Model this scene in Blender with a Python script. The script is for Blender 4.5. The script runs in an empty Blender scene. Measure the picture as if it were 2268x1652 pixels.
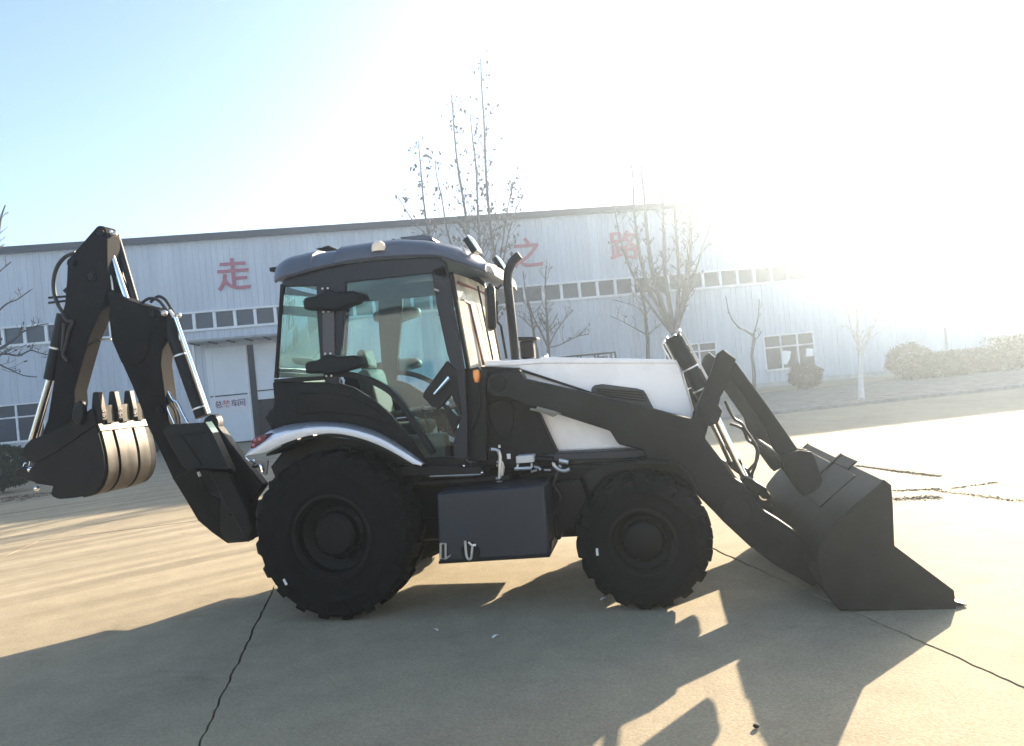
import bpy, bmesh, math, random
from math import radians, sin, cos, pi
from mathutils import Vector, Matrix, Euler
random.seed(7)
scene = bpy.context.scene
C = scene.collection

# ---------------------------------------------------------------- camera
CAM_LOC = (2.758, -6.434, 1.83)
CAM_R = (0.976921, 0.190894, -0.095841)
CAM_U = (0.09603, 0.008281, 0.995344)
CAM_F = (-0.190799, 0.981576, 0.010241)

cd = bpy.data.cameras.new('camera'); cam = bpy.data.objects.new('camera', cd); C.objects.link(cam)
cd.sensor_width = 36.0; cd.lens = 1555 / 2268 * 36.0; cd.clip_start = 0.05; cd.clip_end = 3000
_r, _u, _f = Vector(CAM_R), Vector(CAM_U), Vector(CAM_F)
mw = Matrix.Identity(4)
for i in range(3):
    mw[i][0] = _r[i]; mw[i][1] = _u[i]; mw[i][2] = -_f[i]; mw[i][3] = CAM_LOC[i]
cam.matrix_world = mw
scene.camera = cam

# ---------------------------------------------------------------- sky and sun
SUN_EL, SUN_AZ = radians(19.2), radians(26.0)      # azimuth measured from +Y towards +X
w = bpy.data.worlds.new('World'); scene.world = w; w.use_nodes = True
nt = w.node_tree; bg = nt.nodes['Background']
sky = nt.nodes.new('ShaderNodeTexSky'); sky.sky_type = 'NISHITA'; sky.sun_disc = False
sky.sun_elevation = SUN_EL; sky.sun_rotation = SUN_AZ
sky.air_density = 1.0; sky.dust_density = 1.2; sky.ozone_density = 1.0; sky.altitude = 50
nt.links.new(sky.outputs[0], bg.inputs[0]); bg.inputs[1].default_value = 0.08
sl = bpy.data.lights.new('sun', 'SUN'); sl.energy = 5.0; sl.angle = radians(0.5); sl.color = (1.0, 0.845, 0.635)
so = bpy.data.objects.new('sun', sl); C.objects.link(so)
sdir = Vector((sin(SUN_AZ) * cos(SUN_EL), cos(SUN_AZ) * cos(SUN_EL), sin(SUN_EL)))
so.rotation_euler = sdir.to_track_quat('Z', 'Y').to_euler(); so.location = (20, 40, 25)
vs = scene.view_settings
vs.view_transform = 'Standard'; vs.look = 'None'; vs.gamma = 1.0; vs.use_curve_mapping = False
vs.exposure = 2.10
scene.cycles.max_bounces = 10; scene.cycles.transparent_max_bounces = 16; scene.cycles.volume_bounces = 1

# ---------------------------------------------------------------- materials
MATS = {}
def mat(name, col, rough=.6, metal=0., noise=None, bump=0., scale=8., spec=.5, coat=0., rand=0., emit=None, streak=False):
    if name in MATS: return MATS[name]
    m = bpy.data.materials.new(name); m.use_nodes = True; n = m.node_tree.nodes; l = m.node_tree.links
    b = n['Principled BSDF']
    b.inputs['Base Color'].default_value = (*col, 1); b.inputs['Roughness'].default_value = rough
    b.inputs['Metallic'].default_value = metal; b.inputs['Specular IOR Level'].default_value = spec
    b.inputs['Coat Weight'].default_value = coat; b.inputs['Coat Roughness'].default_value = .15
    if noise or bump:
        tc = n.new('ShaderNodeTexCoord'); nz = n.new('ShaderNodeTexNoise'); nz.inputs['Scale'].default_value = scale
        nz.inputs['Detail'].default_value = 6; nz.inputs['Roughness'].default_value = .62
        if streak:
            mp = n.new('ShaderNodeMapping'); mp.inputs['Scale'].default_value = (1, 1, .08)
            l.new(tc.outputs['Object'], mp.inputs[0]); l.new(mp.outputs[0], nz.inputs['Vector'])
        else:
            l.new(tc.outputs['Object'], nz.inputs['Vector'])
        if noise:
            cr = n.new('ShaderNodeValToRGB'); cr.color_ramp.elements[0].position = .3; cr.color_ramp.elements[1].position = .72
            cr.color_ramp.elements[0].color = (*[c * (1 - noise) for c in col], 1)
            cr.color_ramp.elements[1].color = (*[min(1, c * (1 + noise)) for c in col], 1)
            l.new(nz.outputs[0], cr.inputs[0]); out = cr.outputs[0]
            if rand:
                oi = n.new('ShaderNodeObjectInfo'); mr = n.new('ShaderNodeMapRange'); mr.inputs['To Min'].default_value = 1 - rand; mr.inputs['To Max'].default_value = 1 + rand * .3
                l.new(oi.outputs['Random'], mr.inputs[0])
                mx = n.new('ShaderNodeMix'); mx.data_type = 'RGBA'; mx.blend_type = 'MULTIPLY'; mx.inputs[0].default_value = 1
                l.new(out, mx.inputs[6]); l.new(mr.outputs[0], mx.inputs[7]); out = mx.outputs[2]
            l.new(out, b.inputs['Base Color'])
            rr = n.new('ShaderNodeMapRange'); rr.inputs['To Min'].default_value = max(0.02, rough - .12); rr.inputs['To Max'].default_value = min(1, rough + .12)
            l.new(nz.outputs[0], rr.inputs[0]); l.new(rr.outputs[0], b.inputs['Roughness'])
        if bump:
            bp = n.new('ShaderNodeBump'); bp.inputs['Strength'].default_value = bump; bp.inputs['Distance'].default_value = .02
            l.new(nz.outputs[0], bp.inputs['Height']); l.new(bp.outputs[0], b.inputs['Normal'])
    if emit:
        b.inputs['Emission Color'].default_value = (*emit, 1); b.inputs['Emission Strength'].default_value = 1
    MATS[name] = m; return m

def glass(name, tint, refl_rough=.02, dust=0., dustcol=(.75, .72, .62), front=.5):
    if name in MATS: return MATS[name]
    m = bpy.data.materials.new(name); m.use_nodes = True; n = m.node_tree.nodes; l = m.node_tree.links
    n.remove(n['Principled BSDF']); o = n['Material Output']
    tr = n.new('ShaderNodeBsdfTransparent'); tr.inputs[0].default_value = (*tint, 1)
    gl = n.new('ShaderNodeBsdfGlossy'); gl.inputs['Roughness'].default_value = refl_rough
    fr = n.new('ShaderNodeFresnel'); fr.inputs[0].default_value = 1.45
    mx = n.new('ShaderNodeMixShader'); l.new(fr.outputs[0], mx.inputs[0]); l.new(tr.outputs[0], mx.inputs[1]); l.new(gl.outputs[0], mx.inputs[2])
    last = mx
    if dust:
        df = n.new('ShaderNodeBsdfDiffuse'); df.inputs[0].default_value = (*dustcol, 1)
        tl = n.new('ShaderNodeBsdfTranslucent'); tl.inputs[0].default_value = (*dustcol, 1)
        ad = n.new('ShaderNodeMixShader'); ad.inputs[0].default_value = front
        l.new(df.outputs[0], ad.inputs[1]); l.new(tl.outputs[0], ad.inputs[2])
        nz = n.new('ShaderNodeTexNoise'); nz.inputs['Scale'].default_value = 5; nz.inputs['Detail'].default_value = 5
        tc = n.new('ShaderNodeTexCoord'); l.new(tc.outputs['Object'], nz.inputs['Vector'])
        mr = n.new('ShaderNodeMapRange'); mr.inputs['From Min'].default_value = .3; mr.inputs['From Max'].default_value = .7
        mr.inputs['To Min'].default_value = dust * .6; mr.inputs['To Max'].default_value = min(1, dust * 1.3)
        l.new(nz.outputs[0], mr.inputs[0])
        m2 = n.new('ShaderNodeMixShader'); l.new(mr.outputs[0], m2.inputs[0]); l.new(mx.outputs[0], m2.inputs[1]); l.new(ad.outputs[0], m2.inputs[2]); last = m2
    l.new(last.outputs[0], o.inputs[0]); MATS[name] = m; return m

GRAPH = mat('graphite_paint', (.013, .012, .0115), .6, noise=.35, scale=6, spec=.16)
GRAPH2 = mat('graphite_paint_arm', (.018, .0185, .0165), .6, noise=.35, scale=6, spec=.2)
PILLAR = mat('pillar_paint', (.014, .016, .023), .45, noise=.1, scale=4, spec=.3)
GRAPHB = mat('graphite_paint_boom', (.015, .0138, .013), .70, noise=.3, scale=6, spec=.05)
ROOFM = mat('roof_plastic', (.080, .092, .120), .42, noise=.1, scale=4)
BLACK = mat('black_steel', (.006, .006, .007), .5, noise=.2, scale=6, spec=.25)
BLACKR = mat('black_rubber', (.006, .006, .007), .65, noise=.2, scale=14, spec=.3)
TYRE = mat('tyre_rubber', (.0055, .0055, .0055), .85, noise=.4, scale=9, bump=.15, spec=.18)
RIMM = mat('rim_paint', (.006, .006, .006), .6, noise=.2, scale=7, spec=.2)
WHITE = mat('white_paint', (.90, .90, .90), .28, noise=.05, scale=3, coat=.4)
FENDER = mat('fender_paint', (.82, .84, .88), .25, coat=.5, noise=.03, scale=3)
TANKM = mat('tank_paint', (.014, .019, .028), .5, noise=.12, scale=3)
CHROME = mat('chrome', (.82, .82, .82), .10, metal=1.)
STEEL = mat('worn_steel', (.050, .045, .039), .46, metal=.75, noise=.8, scale=7, streak=True)
ZINC = mat('zinc_plate', (.62, .62, .60), .35, metal=.8, noise=.15, scale=10)
GLASS = glass('cab_glass', (.74, .91, .93), dust=.015)
WIND = glass('windscreen_glass', (.80, .86, .80), dust=.80, dustcol=(.86, .82, .70), front=.25)
REARG = glass('rear_glass', (.76, .91, .92), dust=.03)
ORANGE = mat('amber_lens', (.95, .30, .04), .2, coat=.5)
RED = mat('red_lens', (.10, .006, .014), .2, coat=.5)
CREAM = mat('beacon_lens', (.85, .70, .52), .3, coat=.3)
MIRROR = mat('mirror_glass', (.8, .8, .8), .03, metal=1.)
SEATM = mat('seat_fabric', (.05, .055, .05), .8, noise=.2, scale=20)
HOSE = mat('hose_rubber', (.012, .011, .010), .45)
REDBR = mat('red_brown', (.16, .012, .012), .5)
LABELW = mat('white_label', (.72, .72, .70), .5)

# ---------------------------------------------------------------- mesh helper
class MB:
    def __init__(s): s.v = []; s.f = []
    def add(s, vs, fs):
        o = len(s.v); s.v += [tuple(v) for v in vs]; s.f += [tuple(i + o for i in f) for f in fs]; return s
    def prism(s, pts, y0, y1):
        y0, y1 = min(y0, y1), max(y0, y1); n = len(pts)
        a = sum(pts[i][0] * pts[(i + 1) % n][1] - pts[(i + 1) % n][0] * pts[i][1] for i in range(n))
        if a < 0: pts = pts[::-1]
        vs = [(x, y0, z) for x, z in pts] + [(x, y1, z) for x, z in pts]
        fs = [tuple(range(n)), tuple(range(2 * n - 1, n - 1, -1))]
        fs += [(i, i + n, (i + 1) % n + n, (i + 1) % n) for i in range(n)]
        return s.add(vs, fs)
    def box(s, c, d, M=None):
        x, y, z = d[0] / 2, d[1] / 2, d[2] / 2
        vs = [Vector((i * x, j * y, k * z)) for i in (-1, 1) for j in (-1, 1) for k in (-1, 1)]
        if M is not None: vs = [M @ v for v in vs]
        vs = [v + Vector(c) for v in vs]
        return s.add(vs, [(0, 1, 3, 2), (4, 6, 7, 5), (0, 4, 5, 1), (2, 3, 7, 6), (0, 2, 6, 4), (1, 5, 7, 3)])
    def tube(s, pts, r, seg=10, cap=True):
        P = [Vector(p) for p in pts]; n = len(P)
        R = r if isinstance(r, (list, tuple)) else [r] * n
        T = [(P[min(i + 1, n - 1)] - P[max(i - 1, 0)]).normalized() for i in range(n)]
        u = T[0].orthogonal().normalized(); vs = []
        for i in range(n):
            u = (u - T[i] * u.dot(T[i]));  u = u.normalized() if u.length > 1e-6 else T[i].orthogonal().normalized()
            v = T[i].cross(u)
            vs += [P[i] + (u * cos(2 * pi * k / seg) + v * sin(2 * pi * k / seg)) * R[i] for k in range(seg)]
        fs = [(i * seg + k, i * seg + (k + 1) % seg, (i + 1) * seg + (k + 1) % seg, (i + 1) * seg + k) for i in range(n - 1) for k in range(seg)]
        if cap: fs += [tuple(range(seg - 1, -1, -1)), tuple(range((n - 1) * seg, n * seg))]
        return s.add(vs, fs)
    def lathe(s, prof, c=(0, 0, 0), seg=48):          # prof: (radius, y), axis along Y
        n = len(prof); vs = []
        for k in range(seg):
            a = 2 * pi * k / seg
            vs += [(c[0] + r * cos(a), c[1] + y, c[2] + r * sin(a)) for r, y in prof]
        fs = [(k * n + i, k * n + i + 1, ((k + 1) % seg) * n + i + 1, ((k + 1) % seg) * n + i) for k in range(seg) for i in range(n - 1)]
        return s.add(vs, fs)
    def ball(s, c, r, sc=(1, 1, 1), nu=14, nv=8):
        vs = []; 
        for j in range(nv + 1):
            t = pi * j / nv
            vs += [(c[0] + r * sc[0] * sin(t) * cos(2 * pi * i / nu), c[1] + r * sc[1] * sin(t) * sin(2 * pi * i / nu), c[2] + r * sc[2] * cos(t)) for i in range(nu)]
        fs = [(j * nu + i, (j + 1) * nu + i, (j + 1) * nu + (i + 1) % nu, j * nu + (i + 1) % nu) for j in range(nv) for i in range(nu)]
        return s.add(vs, fs)
    def mesh(s, name, m, ang=32):
        me = bpy.data.meshes.new(name); me.from_pydata(s.v, [], s.f); me.validate()
        bm = bmesh.new(); bm.from_mesh(me); bmesh.ops.remove_doubles(bm, verts=bm.verts, dist=1e-5)
        bmesh.ops.recalc_face_normals(bm, faces=bm.faces); bm.to_mesh(me); bm.free()
        me.materials.append(m)
        me.polygons.foreach_set('use_smooth', [True] * len(me.polygons)); me.set_sharp_from_angle(angle=radians(ang))
        return me
    def build(s, name, m, parent=None, bevel=0, loc=None, ang=32):
        o = bpy.data.objects.new(name, s.mesh(name, m, ang)); C.objects.link(o)
        if parent: o.parent = parent
        if loc: o.location = loc
        if bevel:
            b = o.modifiers.new('bevel', 'BEVEL'); b.width = bevel; b.segments = 2; b.limit_method = 'ANGLE'; b.angle_limit = radians(40); b.harden_normals = False
        return o
def empty(name, loc=(0, 0, 0), rz=0, parent=None):
    o = bpy.data.objects.new(name, None); C.objects.link(o); o.location = loc; o.rotation_euler[2] = rz
    if parent: o.parent = parent
    o.empty_display_size = .2; return o
def tag(o, label=None, cat=None, group=None, kind=None):
    if label: o['label'] = label
    if cat: o['category'] = cat
    if group: o['group'] = group
    if kind: o['kind'] = kind
    return o
def offs(pts, t):                                   # thick strip from an open polyline, thickness t to its left
    P = [Vector(p) for p in pts]; q = []
    for i in range(len(P)):
        d = (P[min(i + 1, len(P) - 1)] - P[max(i - 1, 0)]).normalized(); q.append(P[i] + Vector((-d.y, d.x)) * t)
    return [tuple(p) for p in P] + [tuple(p) for p in reversed(q)]
def lerp_curve(pts, x):
    pts = sorted(pts)
    if x <= pts[0][0]: return pts[0][1]
    for a, b in zip(pts, pts[1:]):
        if x <= b[0]: return a[1] + (b[1] - a[1]) * (x - a[0]) / max(1e-9, b[0] - a[0])
    return pts[-1][1]
def smoothline(pts, n=6):                           # Catmull-Rom through 2D/3D points
    P = [Vector(p) for p in pts]; out = []
    for i in range(len(P) - 1):
        a, b, c, d = P[max(i - 1, 0)], P[i], P[i + 1], P[min(i + 2, len(P) - 1)]
        for k in range(n):
            t = k / n
            out.append(.5 * ((2 * b) + (c - a) * t + (2 * a - 5 * b + 4 * c - d) * t * t + (3 * b - a - 3 * c + d) * t ** 3))
    out.append(P[-1]); return [tuple(v) for v in out]

# ================================================================ SETTING
BA = radians(18.0)                                   # the yard's buildings stand at this angle to the machine
UD = Vector((cos(BA), sin(BA), 0)); ND = Vector((-sin(BA), cos(BA), 0))
def yard(u, v, z=0): return UD * u + ND * v + Vector((0, 0, z))

def concrete(name, base, warm):
    m = bpy.data.materials.new(name); m.use_nodes = True; n = m.node_tree.nodes; l = m.node_tree.links; b = n['Principled BSDF']
    tc = n.new('ShaderNodeNewGeometry'); big = n.new('ShaderNodeTexNoise'); big.inputs['Scale'].default_value = .55; big.inputs['Detail'].default_value = 5
    mid = n.new('ShaderNodeTexNoise'); mid.inputs['Scale'].default_value = 3.2; mid.inputs['Detail'].default_value = 8; mid.inputs['Roughness'].default_value = .7
    fine = n.new('ShaderNodeTexNoise'); fine.inputs['Scale'].default_value = 60; fine.inputs['Detail'].default_value = 4
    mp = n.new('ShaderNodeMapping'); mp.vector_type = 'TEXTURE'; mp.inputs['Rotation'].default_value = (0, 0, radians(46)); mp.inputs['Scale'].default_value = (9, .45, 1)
    streaks = n.new('ShaderNodeTexNoise'); streaks.inputs['Scale'].default_value = 1.3; streaks.inputs['Detail'].default_value = 6
    for q in (big, mid, fine): l.new(tc.outputs['Position'], q.inputs['Vector'])
    l.new(tc.outputs['Position'], mp.inputs[0]); l.new(mp.outputs[0], streaks.inputs['Vector'])
    def mul(a, f0, f1, x0=.3, x1=.7):
        r = n.new('ShaderNodeMapRange'); r.inputs['From Min'].default_value = x0; r.inputs['From Max'].default_value = x1
        r.inputs['To Min'].default_value = f0; r.inputs['To Max'].default_value = f1; l.new(a.outputs[0], r.inputs[0]); return r
    stain = n.new('ShaderNodeTexNoise'); stain.inputs['Scale'].default_value = .9; stain.inputs['Detail'].default_value = 9; stain.inputs['Roughness'].default_value = .75; stain.inputs['Distortion'].default_value = .6
    grit = n.new('ShaderNodeTexVoronoi'); grit.inputs['Scale'].default_value = 95
    for q in (stain, grit): l.new(tc.outputs['Position'], q.inputs['Vector'])
    fs = [mul(big, .88, 1.06), mul(mid, .86, 1.10), mul(fine, .80, 1.14), mul(streaks, .72, 1.08, .36, .56), mul(stain, .66, 1.0, .28, .42), mul(grit, .80, 1.04, .02, .22)]
    # long dark streaks, kept to the rear part of the yard
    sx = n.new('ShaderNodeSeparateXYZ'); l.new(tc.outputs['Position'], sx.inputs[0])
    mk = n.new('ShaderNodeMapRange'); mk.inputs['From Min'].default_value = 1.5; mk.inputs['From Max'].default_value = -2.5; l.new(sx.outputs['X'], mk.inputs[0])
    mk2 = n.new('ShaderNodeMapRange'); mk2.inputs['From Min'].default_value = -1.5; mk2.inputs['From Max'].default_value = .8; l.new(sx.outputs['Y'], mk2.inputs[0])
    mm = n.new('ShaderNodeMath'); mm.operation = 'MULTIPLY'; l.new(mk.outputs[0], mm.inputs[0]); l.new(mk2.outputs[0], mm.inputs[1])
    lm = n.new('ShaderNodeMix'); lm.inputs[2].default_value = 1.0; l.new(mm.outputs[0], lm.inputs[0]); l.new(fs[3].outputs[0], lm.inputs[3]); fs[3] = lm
    prev = None
    for f in fs:
        if prev is None: prev = f.outputs[0]
        else:
            k = n.new('ShaderNodeMath'); k.operation = 'MULTIPLY'; l.new(prev, k.inputs[0]); l.new(f.outputs[0], k.inputs[1]); prev = k.outputs[0]
    oi = n.new('ShaderNodeObjectInfo'); orr = n.new('ShaderNodeMapRange'); orr.inputs['To Min'].default_value = .93; orr.inputs['To Max'].default_value = 1.05; l.new(oi.outputs['Random'], orr.inputs[0])
    k = n.new('ShaderNodeMath'); k.operation = 'MULTIPLY'; l.new(prev, k.inputs[0]); l.new(orr.outputs[0], k.inputs[1])
    mx = n.new('ShaderNodeVectorMath'); mx.operation = 'SCALE'; mx.inputs[0].default_value = base; l.new(k.outputs[0], mx.inputs['Scale'])
    l.new(mx.outputs[0], b.inputs['Base Color']); b.inputs['Roughness'].default_value = .88; b.inputs['Specular IOR Level'].default_value = .3
    bp = n.new('ShaderNodeBump'); bp.inputs['Strength'].default_value = .35; bp.inputs['Distance'].default_value = .006
    ad = n.new('ShaderNodeMath'); ad.operation = 'ADD'; l.new(fine.outputs[0], ad.inputs[0]); l.new(mid.outputs[0], ad.inputs[1])
    l.new(ad.outputs[0], bp.inputs['Height']); l.new(bp.outputs[0], b.inputs['Normal'])
    MATS[name] = m; return m
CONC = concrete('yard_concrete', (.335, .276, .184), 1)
JOINT = mat('joint_dirt', (.055, .048, .040), .95, noise=.4, scale=12)
KERBM = mat('kerb_concrete', (.22, .21, .20), .85, noise=.25, scale=5)
DIRT = mat('verge_soil', (.21, .18, .145), .95, noise=.45, scale=2.5, bump=.4)
LEAFL = mat('dry_leaf_litter', (.14, .075, .045), .9, noise=.4, scale=9)

# ground sheet reaching the horizon, then concrete slabs laid on it
g = MB(); g.add([(-400, -300, -.05), (400, -300, -.05), (400, 600, -.05), (-400, 600, -.05)], [(0, 1, 2, 3)])
ground = tag(g.build('ground', JOINT), kind='structure')

JD = Vector((.388, -.922, 0)).normalized(); JN = Vector((.922, .388, 0)).normalized()
rows = [-1.03 + 4.24 * k for k in range(-6, 9)]
def jag(a, b, amp, seed):
    rnd = random.Random(seed); n = max(2, int((b - a).length / .055)); t = (b - a).normalized(); nn = Vector((-t.y, t.x, 0)); off = 0; out = []
    for i in range(n + 1):
        off = off * .55 + rnd.uniform(-amp, amp); e = 0 if i in (0, n) else off
        out.append(a.lerp(b, i / n) + nn * e)
    return out
GAP = .007
cache = {}
def edge(a, b):
    k = (round(a.x, 3), round(a.y, 3), round(b.x, 3), round(b.y, 3)); kr = (k[2], k[3], k[0], k[1])
    if k in cache: return cache[k]
    if kr in cache: return cache[kr][::-1]
    near = (a - Vector((1.5, -2, 0))).length < 14
    cache[k] = jag(a, b, .008 if near else .012, hash(k) % 9973); return cache[k]
STEP = 6.0; random.seed(3)
for i in range(len(rows) - 1):
    sh = [2.6, 0.7, 4.1, 1.9, 5.0][i % 5]
    for j in range(-2, 3):
        s0 = -5.6 + j * STEP * 2.1; s1 = s0 + STEP * 2.1
        n0, n1 = rows[i], rows[i + 1]
        cs = [JN * n0 + JD * s0, JN * n1 + JD * s0, JN * n1 + JD * s1, JN * n0 + JD * s1]
        cen = (cs[0] + cs[2]) / 2
        if cen.dot(ND) > 19: continue
        poly = []
        for a, b in ((cs[0], cs[1]), (cs[1], cs[2]), (cs[2], cs[3]), (cs[3], cs[0])):
            poly += edge(a, b)[:-1]
        poly = [p + (cen - p).normalized() * GAP * 1.3 for p in poly]
        zt = random.uniform(-.003, .003)
        m = MB(); k = len(poly)
        vs = [(p.x, p.y, zt) for p in poly] + [(p.x, p.y, -.06) for p in poly]
        m.add(vs, [tuple(range(k))] + [(a, (a + 1) % k, (a + 1) % k + k, a + k) for a in range(k)])
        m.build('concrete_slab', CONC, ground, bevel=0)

# kerb, verge and footpath along the factory front
door_u = [(-10.852,0.221),(-7.231,-0.164)]
KU0, KU1 = -75, 75
gate_a, gate_b = door_u[0][0] - 2.0, door_u[1][0] + 4.0
def strip(name, u0, u1, v0, v1, z0, z1, m, parent=None):
    b = MB(); P = [yard(u0, v0), yard(u1, v0), yard(u1, v1), yard(u0, v1)]
    b.add([(p.x, p.y, z0) for p in P] + [(p.x, p.y, z1) for p in P], [(4, 5, 6, 7), (0, 1, 5, 4), (1, 2, 6, 5), (2, 3, 7, 6), (3, 0, 4, 7), (3, 2, 1, 0)])
    return b.build(name, m, parent)
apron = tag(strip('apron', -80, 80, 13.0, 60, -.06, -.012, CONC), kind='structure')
for (a, b) in ((KU0, gate_a), (gate_b, KU1)):
    v = tag(strip('verge', a, b, 13.75, 24.6, -.05, .085, DIRT), kind='structure')
    kn = int((b - a) / 1.0)
    for q in range(kn):
        strip('kerb_stone', a + q * (b - a) / kn + .006, a + (q + 1) * (b - a) / kn - .006, 13.58, 13.74, -.05, .115 + random.uniform(-.006, .006), KERBM, v)
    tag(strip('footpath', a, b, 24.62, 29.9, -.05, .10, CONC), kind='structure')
# dry leaf litter against the left kerb
rl = random.Random(5); m = MB()
for k in range(2600):
    u = rl.uniform(-17, -8.2); v = 13.5 - abs(rl.gauss(0, 1)) * (1.0 if u < -9.6 else .45)
    if v < 10.9 or rl.random() > (1.2 - (u + 17) / 11): continue
    p = yard(u, v); s = rl.uniform(.03, .075); a = rl.uniform(0, 6.28)
    q = [Vector((cos(a + t) * s * (1 if i % 2 else .55), sin(a + t) * s * (1 if i % 2 else .55), rl.uniform(.002, .035))) + p for i, t in enumerate((0, 1.57, 3.14, 4.71))]
    m.add(q, [(0, 1, 2, 3)])
tag(m.build('leaf_litter', LEAFL), 'dry brown leaf litter gathered along the kerb at the left', 'leaf litter', kind='stuff')

# ---------------------------------------------------------------- factory building
FB = empty('factory_building', yard(0, 30), BA)
tag(FB, 'long pale factory hall with clerestory window band, dark eave and sliding doors', 'building')
CLAD = mat('cladding_sheet', (.50, .54, .61), .45, noise=.10, scale=1.6, rand=.07, streak=True)
CLAD2 = mat('cladding_trim', (.70, .72, .74), .45, noise=.06, scale=3)
EAVE = mat('eave_trim', (.010, .010, .014), .6, spec=.2)
PANE = mat('factory_pane', (.020, .028, .05), .12, noise=.3, scale=.7, spec=.35, rand=.4)
DARKIN = mat('dark_interior', (.012, .012, .013), .9)
DOORM = mat('sliding_door_sheet', (.62, .66, .71), .4, noise=.06, scale=1.5)
REDP = mat('red_sign_paint', (.36, .07, .12), .55, noise=.15, scale=4)
PLINTH = mat('plinth_render', (.42, .42, .42), .8, noise=.15, scale=2)
TXTD = mat('dark_lettering', (.06, .04, .07), .6)
TXTO = mat('orange_red_lettering', (.45, .10, .06), .6)
U0 = -70.0
UR = 62.0
ZT = 10.46
band = [(-9.619,6.709),(-9.69,5.901)]; ZB1, ZB0 = band[0][1], band[1][1]
door = [(-10.239,4.895),(-10.678,0.176),(-8.139,4.797),(-6.792,4.73)]
winL = [(-19.99,2.944),(-20.134,1.185),(-18.352,2.78)]; winR = [(19.373,2.885),(22.31,1.031),(22.487,2.683)]; winM = [(15.319,2.833),(16.575,1.638),(16.697,2.822)]
def ribbed(u0, u1, z0, z1, d=.035, pitch=.30):
    b = MB(); us = [u0]; x = math.ceil(u0 / pitch) * pitch; prof = [(u0, 0)]
    while x < u1 - .12:
        if x > u0 + .01: prof += [(x, 0), (x + .03, -d), (x + .07, -d), (x + .10, 0)]
        x += pitch
    prof.append((u1, 0)); n = len(prof)
    vs = [(a, y, z0) for a, y in prof] + [(a, y, z1) for a, y in prof] + [(u0, .06, z0), (u1, .06, z0), (u1, .06, z1), (u0, .06, z1)]
    fs = [(i, i + 1, n + i + 1, n + i) for i in range(n - 1)] + [(2 * n, 2 * n + 3, 2 * n + 2, 2 * n + 1)]
    fs += [(0, n, 2 * n + 3, 2 * n), (n - 1, 2 * n + 1, 2 * n + 2, 2 * n - 1)]
    return b.add(vs, fs)
wall_up = MB().box(((U0 + UR) / 2, .2, (ZT + ZB1) / 2), (UR - U0, .2, ZT - ZB1)).build('upper_wall', DARKIN, FB)
PW = .9
def clad(u0, u1, z0, z1, parent):
    k = u0
    while k < u1 - .01:
        e = min(u1, k + PW)
        if e - k > .05: ribbed(k + .003, e - .003, z0, z1).build('cladding_panel', CLAD, parent, ang=20)
        k = e
k = U0
while k < UR - .01:
    e = min(UR, k + PW); ribbed(k + .003, e - .003, ZB1 + .08, ZT).build('cladding_panel', CLAD, wall_up, ang=20); k = e
MB().box(((U0 + UR) / 2, -.10, ZT + .04), (UR - U0 + .5, .45, .30)).build('eave_fascia', EAVE, FB)
# lower wall with openings
wall_lo = MB().box(((U0 + UR) / 2, .45, ZB0 / 2), (UR - U0, .2, ZB0)).build('lower_wall', DARKIN, FB)
wins = []                                            # (u0, u1, z0, z1, columns, transom)
wl0, wl1 = winL[1][1], winL[0][1]
Lw = winL[2][0] + .3
wins.append((Lw - 6.2, Lw, wl0, wl1)); wins.append((Lw - 14.5, Lw - 8.3, wl0, wl1))
wr = (winR[0][0], winR[1][0], winR[1][1], winR[0][1]); wins.append(wr)
wm = (winM[1][0] - (wr[1] - wr[0]), winM[1][0], winM[1][1], winM[0][1]); wins.append(wm)
wins.append((wm[0] - 9.5, wm[0] - 9.5 + 4.2, wm[2], wm[3]))
dz1 = door[0][1]; du0 = door[0][0]; du1 = [(-6.792,4.73)][0][0] + 1.4
breaks = sorted([(a, b, z0, z1) for a, b, z0, z1 in wins] + [(du0, du1, 0, dz1)])
k = U0
for (a, b, z0, z1) in breaks:
    clad(k, a, .35, ZB0 - .1, wall_lo)
    clad(a, b, z1, ZB0 - .1, wall_lo)
    if z0 > .4: clad(a, b, .35, z0, wall_lo)
    k = b
clad(k, UR, .35, ZB0 - .1, wall_lo)
for a, b in ((U0, du0), (du1, UR)):
    MB().box(((a + b) / 2, .05, .17), (b - a, .28, .34)).build('plinth', PLINTH, FB)
# clerestory band: every pane its own piece
mul = [(-10.625,6.302),(-9.631,6.281),(-8.629,6.266),(-7.643,6.29),(-6.652,6.287)]; pitch = (mul[4][0] - mul[0][0]) / 4; u_ = mul[0][0]
while u_ > U0 + pitch: u_ -= pitch
MB().box(((U0 + UR) / 2, -.02, ZB0 - .05), (UR - U0, .22, .12)).build('band_sill', CLAD2, FB)
MB().box(((U0 + UR) / 2, -.02, ZB1 + .04), (UR - U0, .16, .09)).build('band_head', CLAD2, FB)
pane_me = None; rp = random.Random(2)
while u_ < UR - .2:
    e = min(u_ + pitch, UR)
    if pane_me is None: pane_me = MB().box((0, 0, 0), (pitch - .16, .03, ZB1 - ZB0 - .02)).mesh('clerestory_pane', PANE)
    wn = MB().box((u_, -.01, (ZB0 + ZB1) / 2), (.15, .10, ZB1 - ZB0 - .02)).build('mullion', CLAD2, FB)
    p = bpy.data.objects.new('clerestory_pane', pane_me); C.objects.link(p); p.parent = FB
    p.location = ((u_ + e) / 2, .05 + rp.uniform(-.01, .01), (ZB0 + ZB1) / 2); p.rotation_euler = (rp.uniform(-.02, .02), 0, rp.uniform(-.02, .02))
    u_ += pitch
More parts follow.
